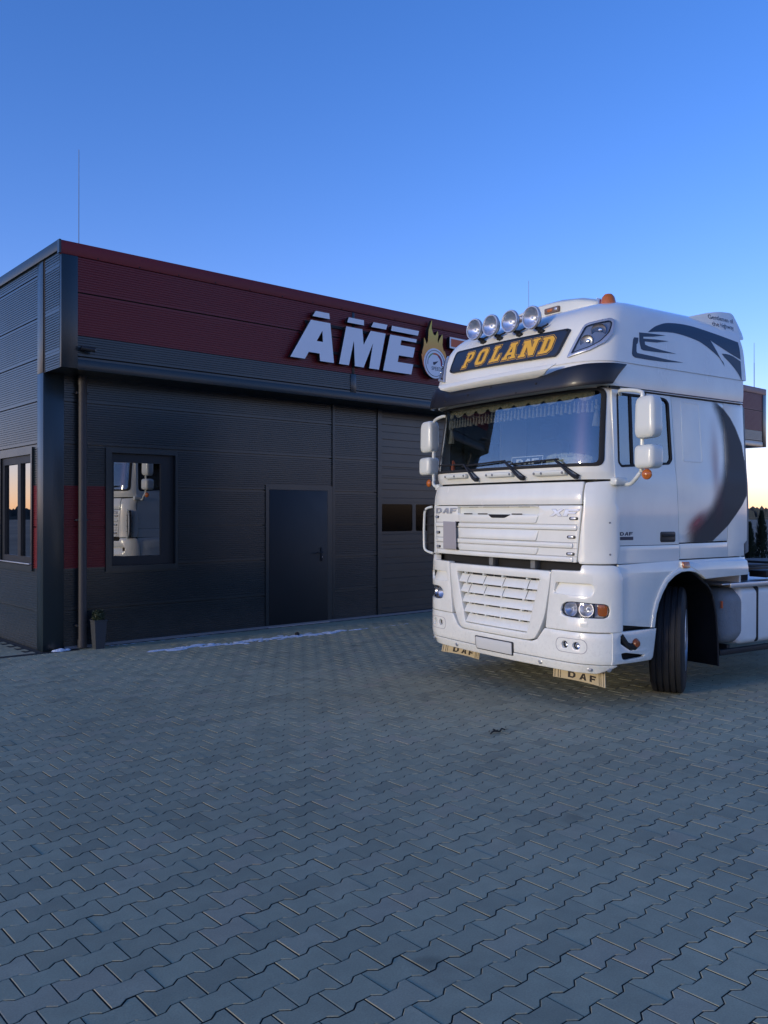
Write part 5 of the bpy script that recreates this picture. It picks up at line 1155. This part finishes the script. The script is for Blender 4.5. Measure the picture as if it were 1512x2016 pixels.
for g in (1, -1):
    x0, x1 = sorted((g * .68, g * 1.215))
    t_ = tobj('fuel_tank', box_bm(x0, 2.21, .415, x1, 3.75, 1.0, .07, seg=6), M['tank'], smooth=50)
    obj('tank_end', box_bm(x0 + .01, 1.97, .425, x1 - .006, 2.60, .99, .14, seg=8), M['tank_grey'], t_, 50)
    for y in (2.52, 3.35): obj('tank_strap', box_bm(x0 - .006, y - .035, .428, x1 + .006, y + .035, 1.007, .105, seg=6), M['dark'], t_, 50)
    obj('tank_cap', lathe_bm([(0, .05), (.05, .05), (.05, 0)], 20, None, axis_m((g * 1.14, 2.95, .99), (g * .4, 0, 1))), M['alu'], t_)
    b = box_bm(min(g * .22, g * 1.235), 1.90, 1.035, max(g * .22, g * 1.235), 3.75, 1.050, .004); box_bm(g * 1.235 - .012, 2.02, 1.005, g * 1.235 + .012, 3.75, 1.052, .003, bm=b); tobj('step_deck', b, M['alu'])
    b = bmesh.new(); box_bm(g * 1.19 - .025, 1.90, .335, g * 1.19 + .025, 3.80, .390, .006, bm=b); box_bm(g * .95 - .2, 2.1, .36, g * .95 + .2, 2.15, .42, bm=b)
    tobj('side_rail', b, M['dark'])
    b = bmesh.new(); box_bm(g * .80 - .1, 1.90, .85, g * .80 + .1, 1.97, 1.02, .02, bm=b); tobj('battery_cover', b, M['dark'])
    tobj('orange_tap', tube_bm([(g * 1.17, 1.985, .80), (g * 1.17, 1.985, .87)], .012, 8), M['sign_orange'])
    arcp = [(4.45, .75), (4.55, 1.0), (4.8, 1.12), (5.2, 1.12), (5.45, 1.0), (5.55, .75)]
    b = bmesh.new(); rows = [[b.verts.new((x, q.x, q.y)) for x in (g * .58, g * 1.24)] for q in smooth_path([(p[0], p[1], 0) for p in arcp], 4)]
    for A0, B0 in zip(rows, rows[1:]): b.faces.new((A0[0], A0[1], B0[1], B0[0]))
    bmesh.ops.solidify(b, geom=b.faces[:], thickness=.012); tobj('rear_fender', b, M['rubber'])

# --- things inside the cab (rest in or hang in the truck)
def inside(name, bm, m, label, cat, smooth=30, group=None):
    return tag(obj(name, bm, m, None, smooth, mw=TM), label, cat, group)
gl_in = lambda u, v, w: surf(LOW, u, v, -.10 - w)
b = bmesh.new(); nsc = 11
top = 2.875; pts = []
for i in range(nsc * 10 + 1):
    u = -1.15 + 2.30 * i / (nsc * 10); ph = (i % 10) / 10; pts.append((u, 2.800 - .045 * math.sin(PI * ph)))
loop = [(-1.15, top)] + pts + [(1.15, top)]
b = prism_bm([loop[::-1]], .006, 0, [-1.15 + 2.3 * k / 110 for k in range(1, 110)], [2.80, 2.83]); mapped(b, lambda u, v, w: surf(LOW, u, v, -.055 - w + .012 * math.sin(u * 2 * PI * nsc / 2.3 * 3) * (1 - (v - 2.69) / .2)))
CU = inside('fringed_curtain', b, M['cream'], 'cream scalloped pelmet curtain with tassels along the top inside the windscreen', 'curtain')
def tassel_bm(p, s):
    return lathe_bm([(0, 0), (.004 * s, -.002 * s), (.003 * s, -.018 * s), (.009 * s, -.022 * s), (.009 * s, -.032 * s), (.006 * s, -.036 * s), (.014 * s, -.085 * s), (0, -.085 * s)], 8, None, Matrix.Translation(p))
for i in range(44):
    u = -1.13 + 2.26 * i / 43; z = 2.765 - .018 * abs(math.sin(i * 1.7)); obj('tassel', tassel_bm(surf(LOW, u, z, -.055), 1.2), M['cream'], CU)
for u, z, lab in ((-1.17, 2.74, 'long cream cord tassel hanging at the left windscreen pillar'), (1.19, 2.77, 'long cream cord tassel hanging at the right windscreen pillar')):
    inside('cord_tassel', tassel_bm(surf(LOW, u * .985, z, -.08), 2.9), M['cream'], lab, 'tassel')
sgm = lambda k: (lambda u, v, w: (u, .235 - (v - 2.19) * .15 - w - k, v))
SB = empty('letter_board', TM, 'small slanted lit-look board with white lettering behind the windscreen centre', 'sign'); SB['label'] = 'small slanted board with pale lettering standing behind the windscreen centre'
q = [(-.02, 2.185), (.42, 2.185), (.46, 2.290), (.02, 2.290)]
obj('board_plate', mapped(prism_bm([q], .004), sgm(0)), M['navy'], SB); obj('board_border', mapped(prism_bm([q, offset_poly(q, -.006)], .002), sgm(.0045)), M['sign_white'], SB)
letters('DAF', GL, .065, 2.215, .095, .050, .015, .35, sgm(.0045), M['sign_white'], 'pale_letter', SB, .002, 0)
b = bmesh.new(); rn = random.Random(9)
for i in range(2600):
    t = rn.uniform(0, PI); ph = rn.uniform(0, PI); p = Vector((.74 + .27 * math.cos(t), .27 + .10 * math.cos(ph) * math.sin(t), 2.185 + .10 * math.sin(ph) * (.35 + .65 * math.sin(t * .8))))
    n_ = Vector((rn.gauss(0, .4), rn.gauss(-.5, .5), rn.uniform(.2, 1))).normalized() * rn.uniform(.012, .03); s_ = n_.cross(Vector((rn.gauss(0, 1), 1, 0))).normalized() * .003
    b.faces.new([b.verts.new(k) for k in (p - s_, p + s_, p + n_)])
merge(b, mapped(prism_bm([circle(.74, 0, .27, 24, .11)], .08), lambda u, v, w: (.74 + (u - .74) * (1 - w * 4), .27 + v * (1 - w * 4), 2.170 + w)))
inside('sheepskin', b, M['fleece'], 'fluffy cream sheepskin lying on the dashboard behind the right wiper', 'sheepskin', 0)
b = bmesh.new(); 
for k, (x, c) in enumerate(((-1.08, .0), (-1.05, 1))): tube_bm([(x, .34, 2.17), (x, .34, 2.30)], .004, 6, b)
lathe_bm([(0, 0), (.022, 0), (.024, .06), (.012, .09), (.010, .12), (0, .13)], 12, b, Matrix.Translation((-1.065, .33, 2.19)))
inside('figurine', b, M['sign_orange'], 'small colourful trinket standing in the left windscreen corner', 'ornament')
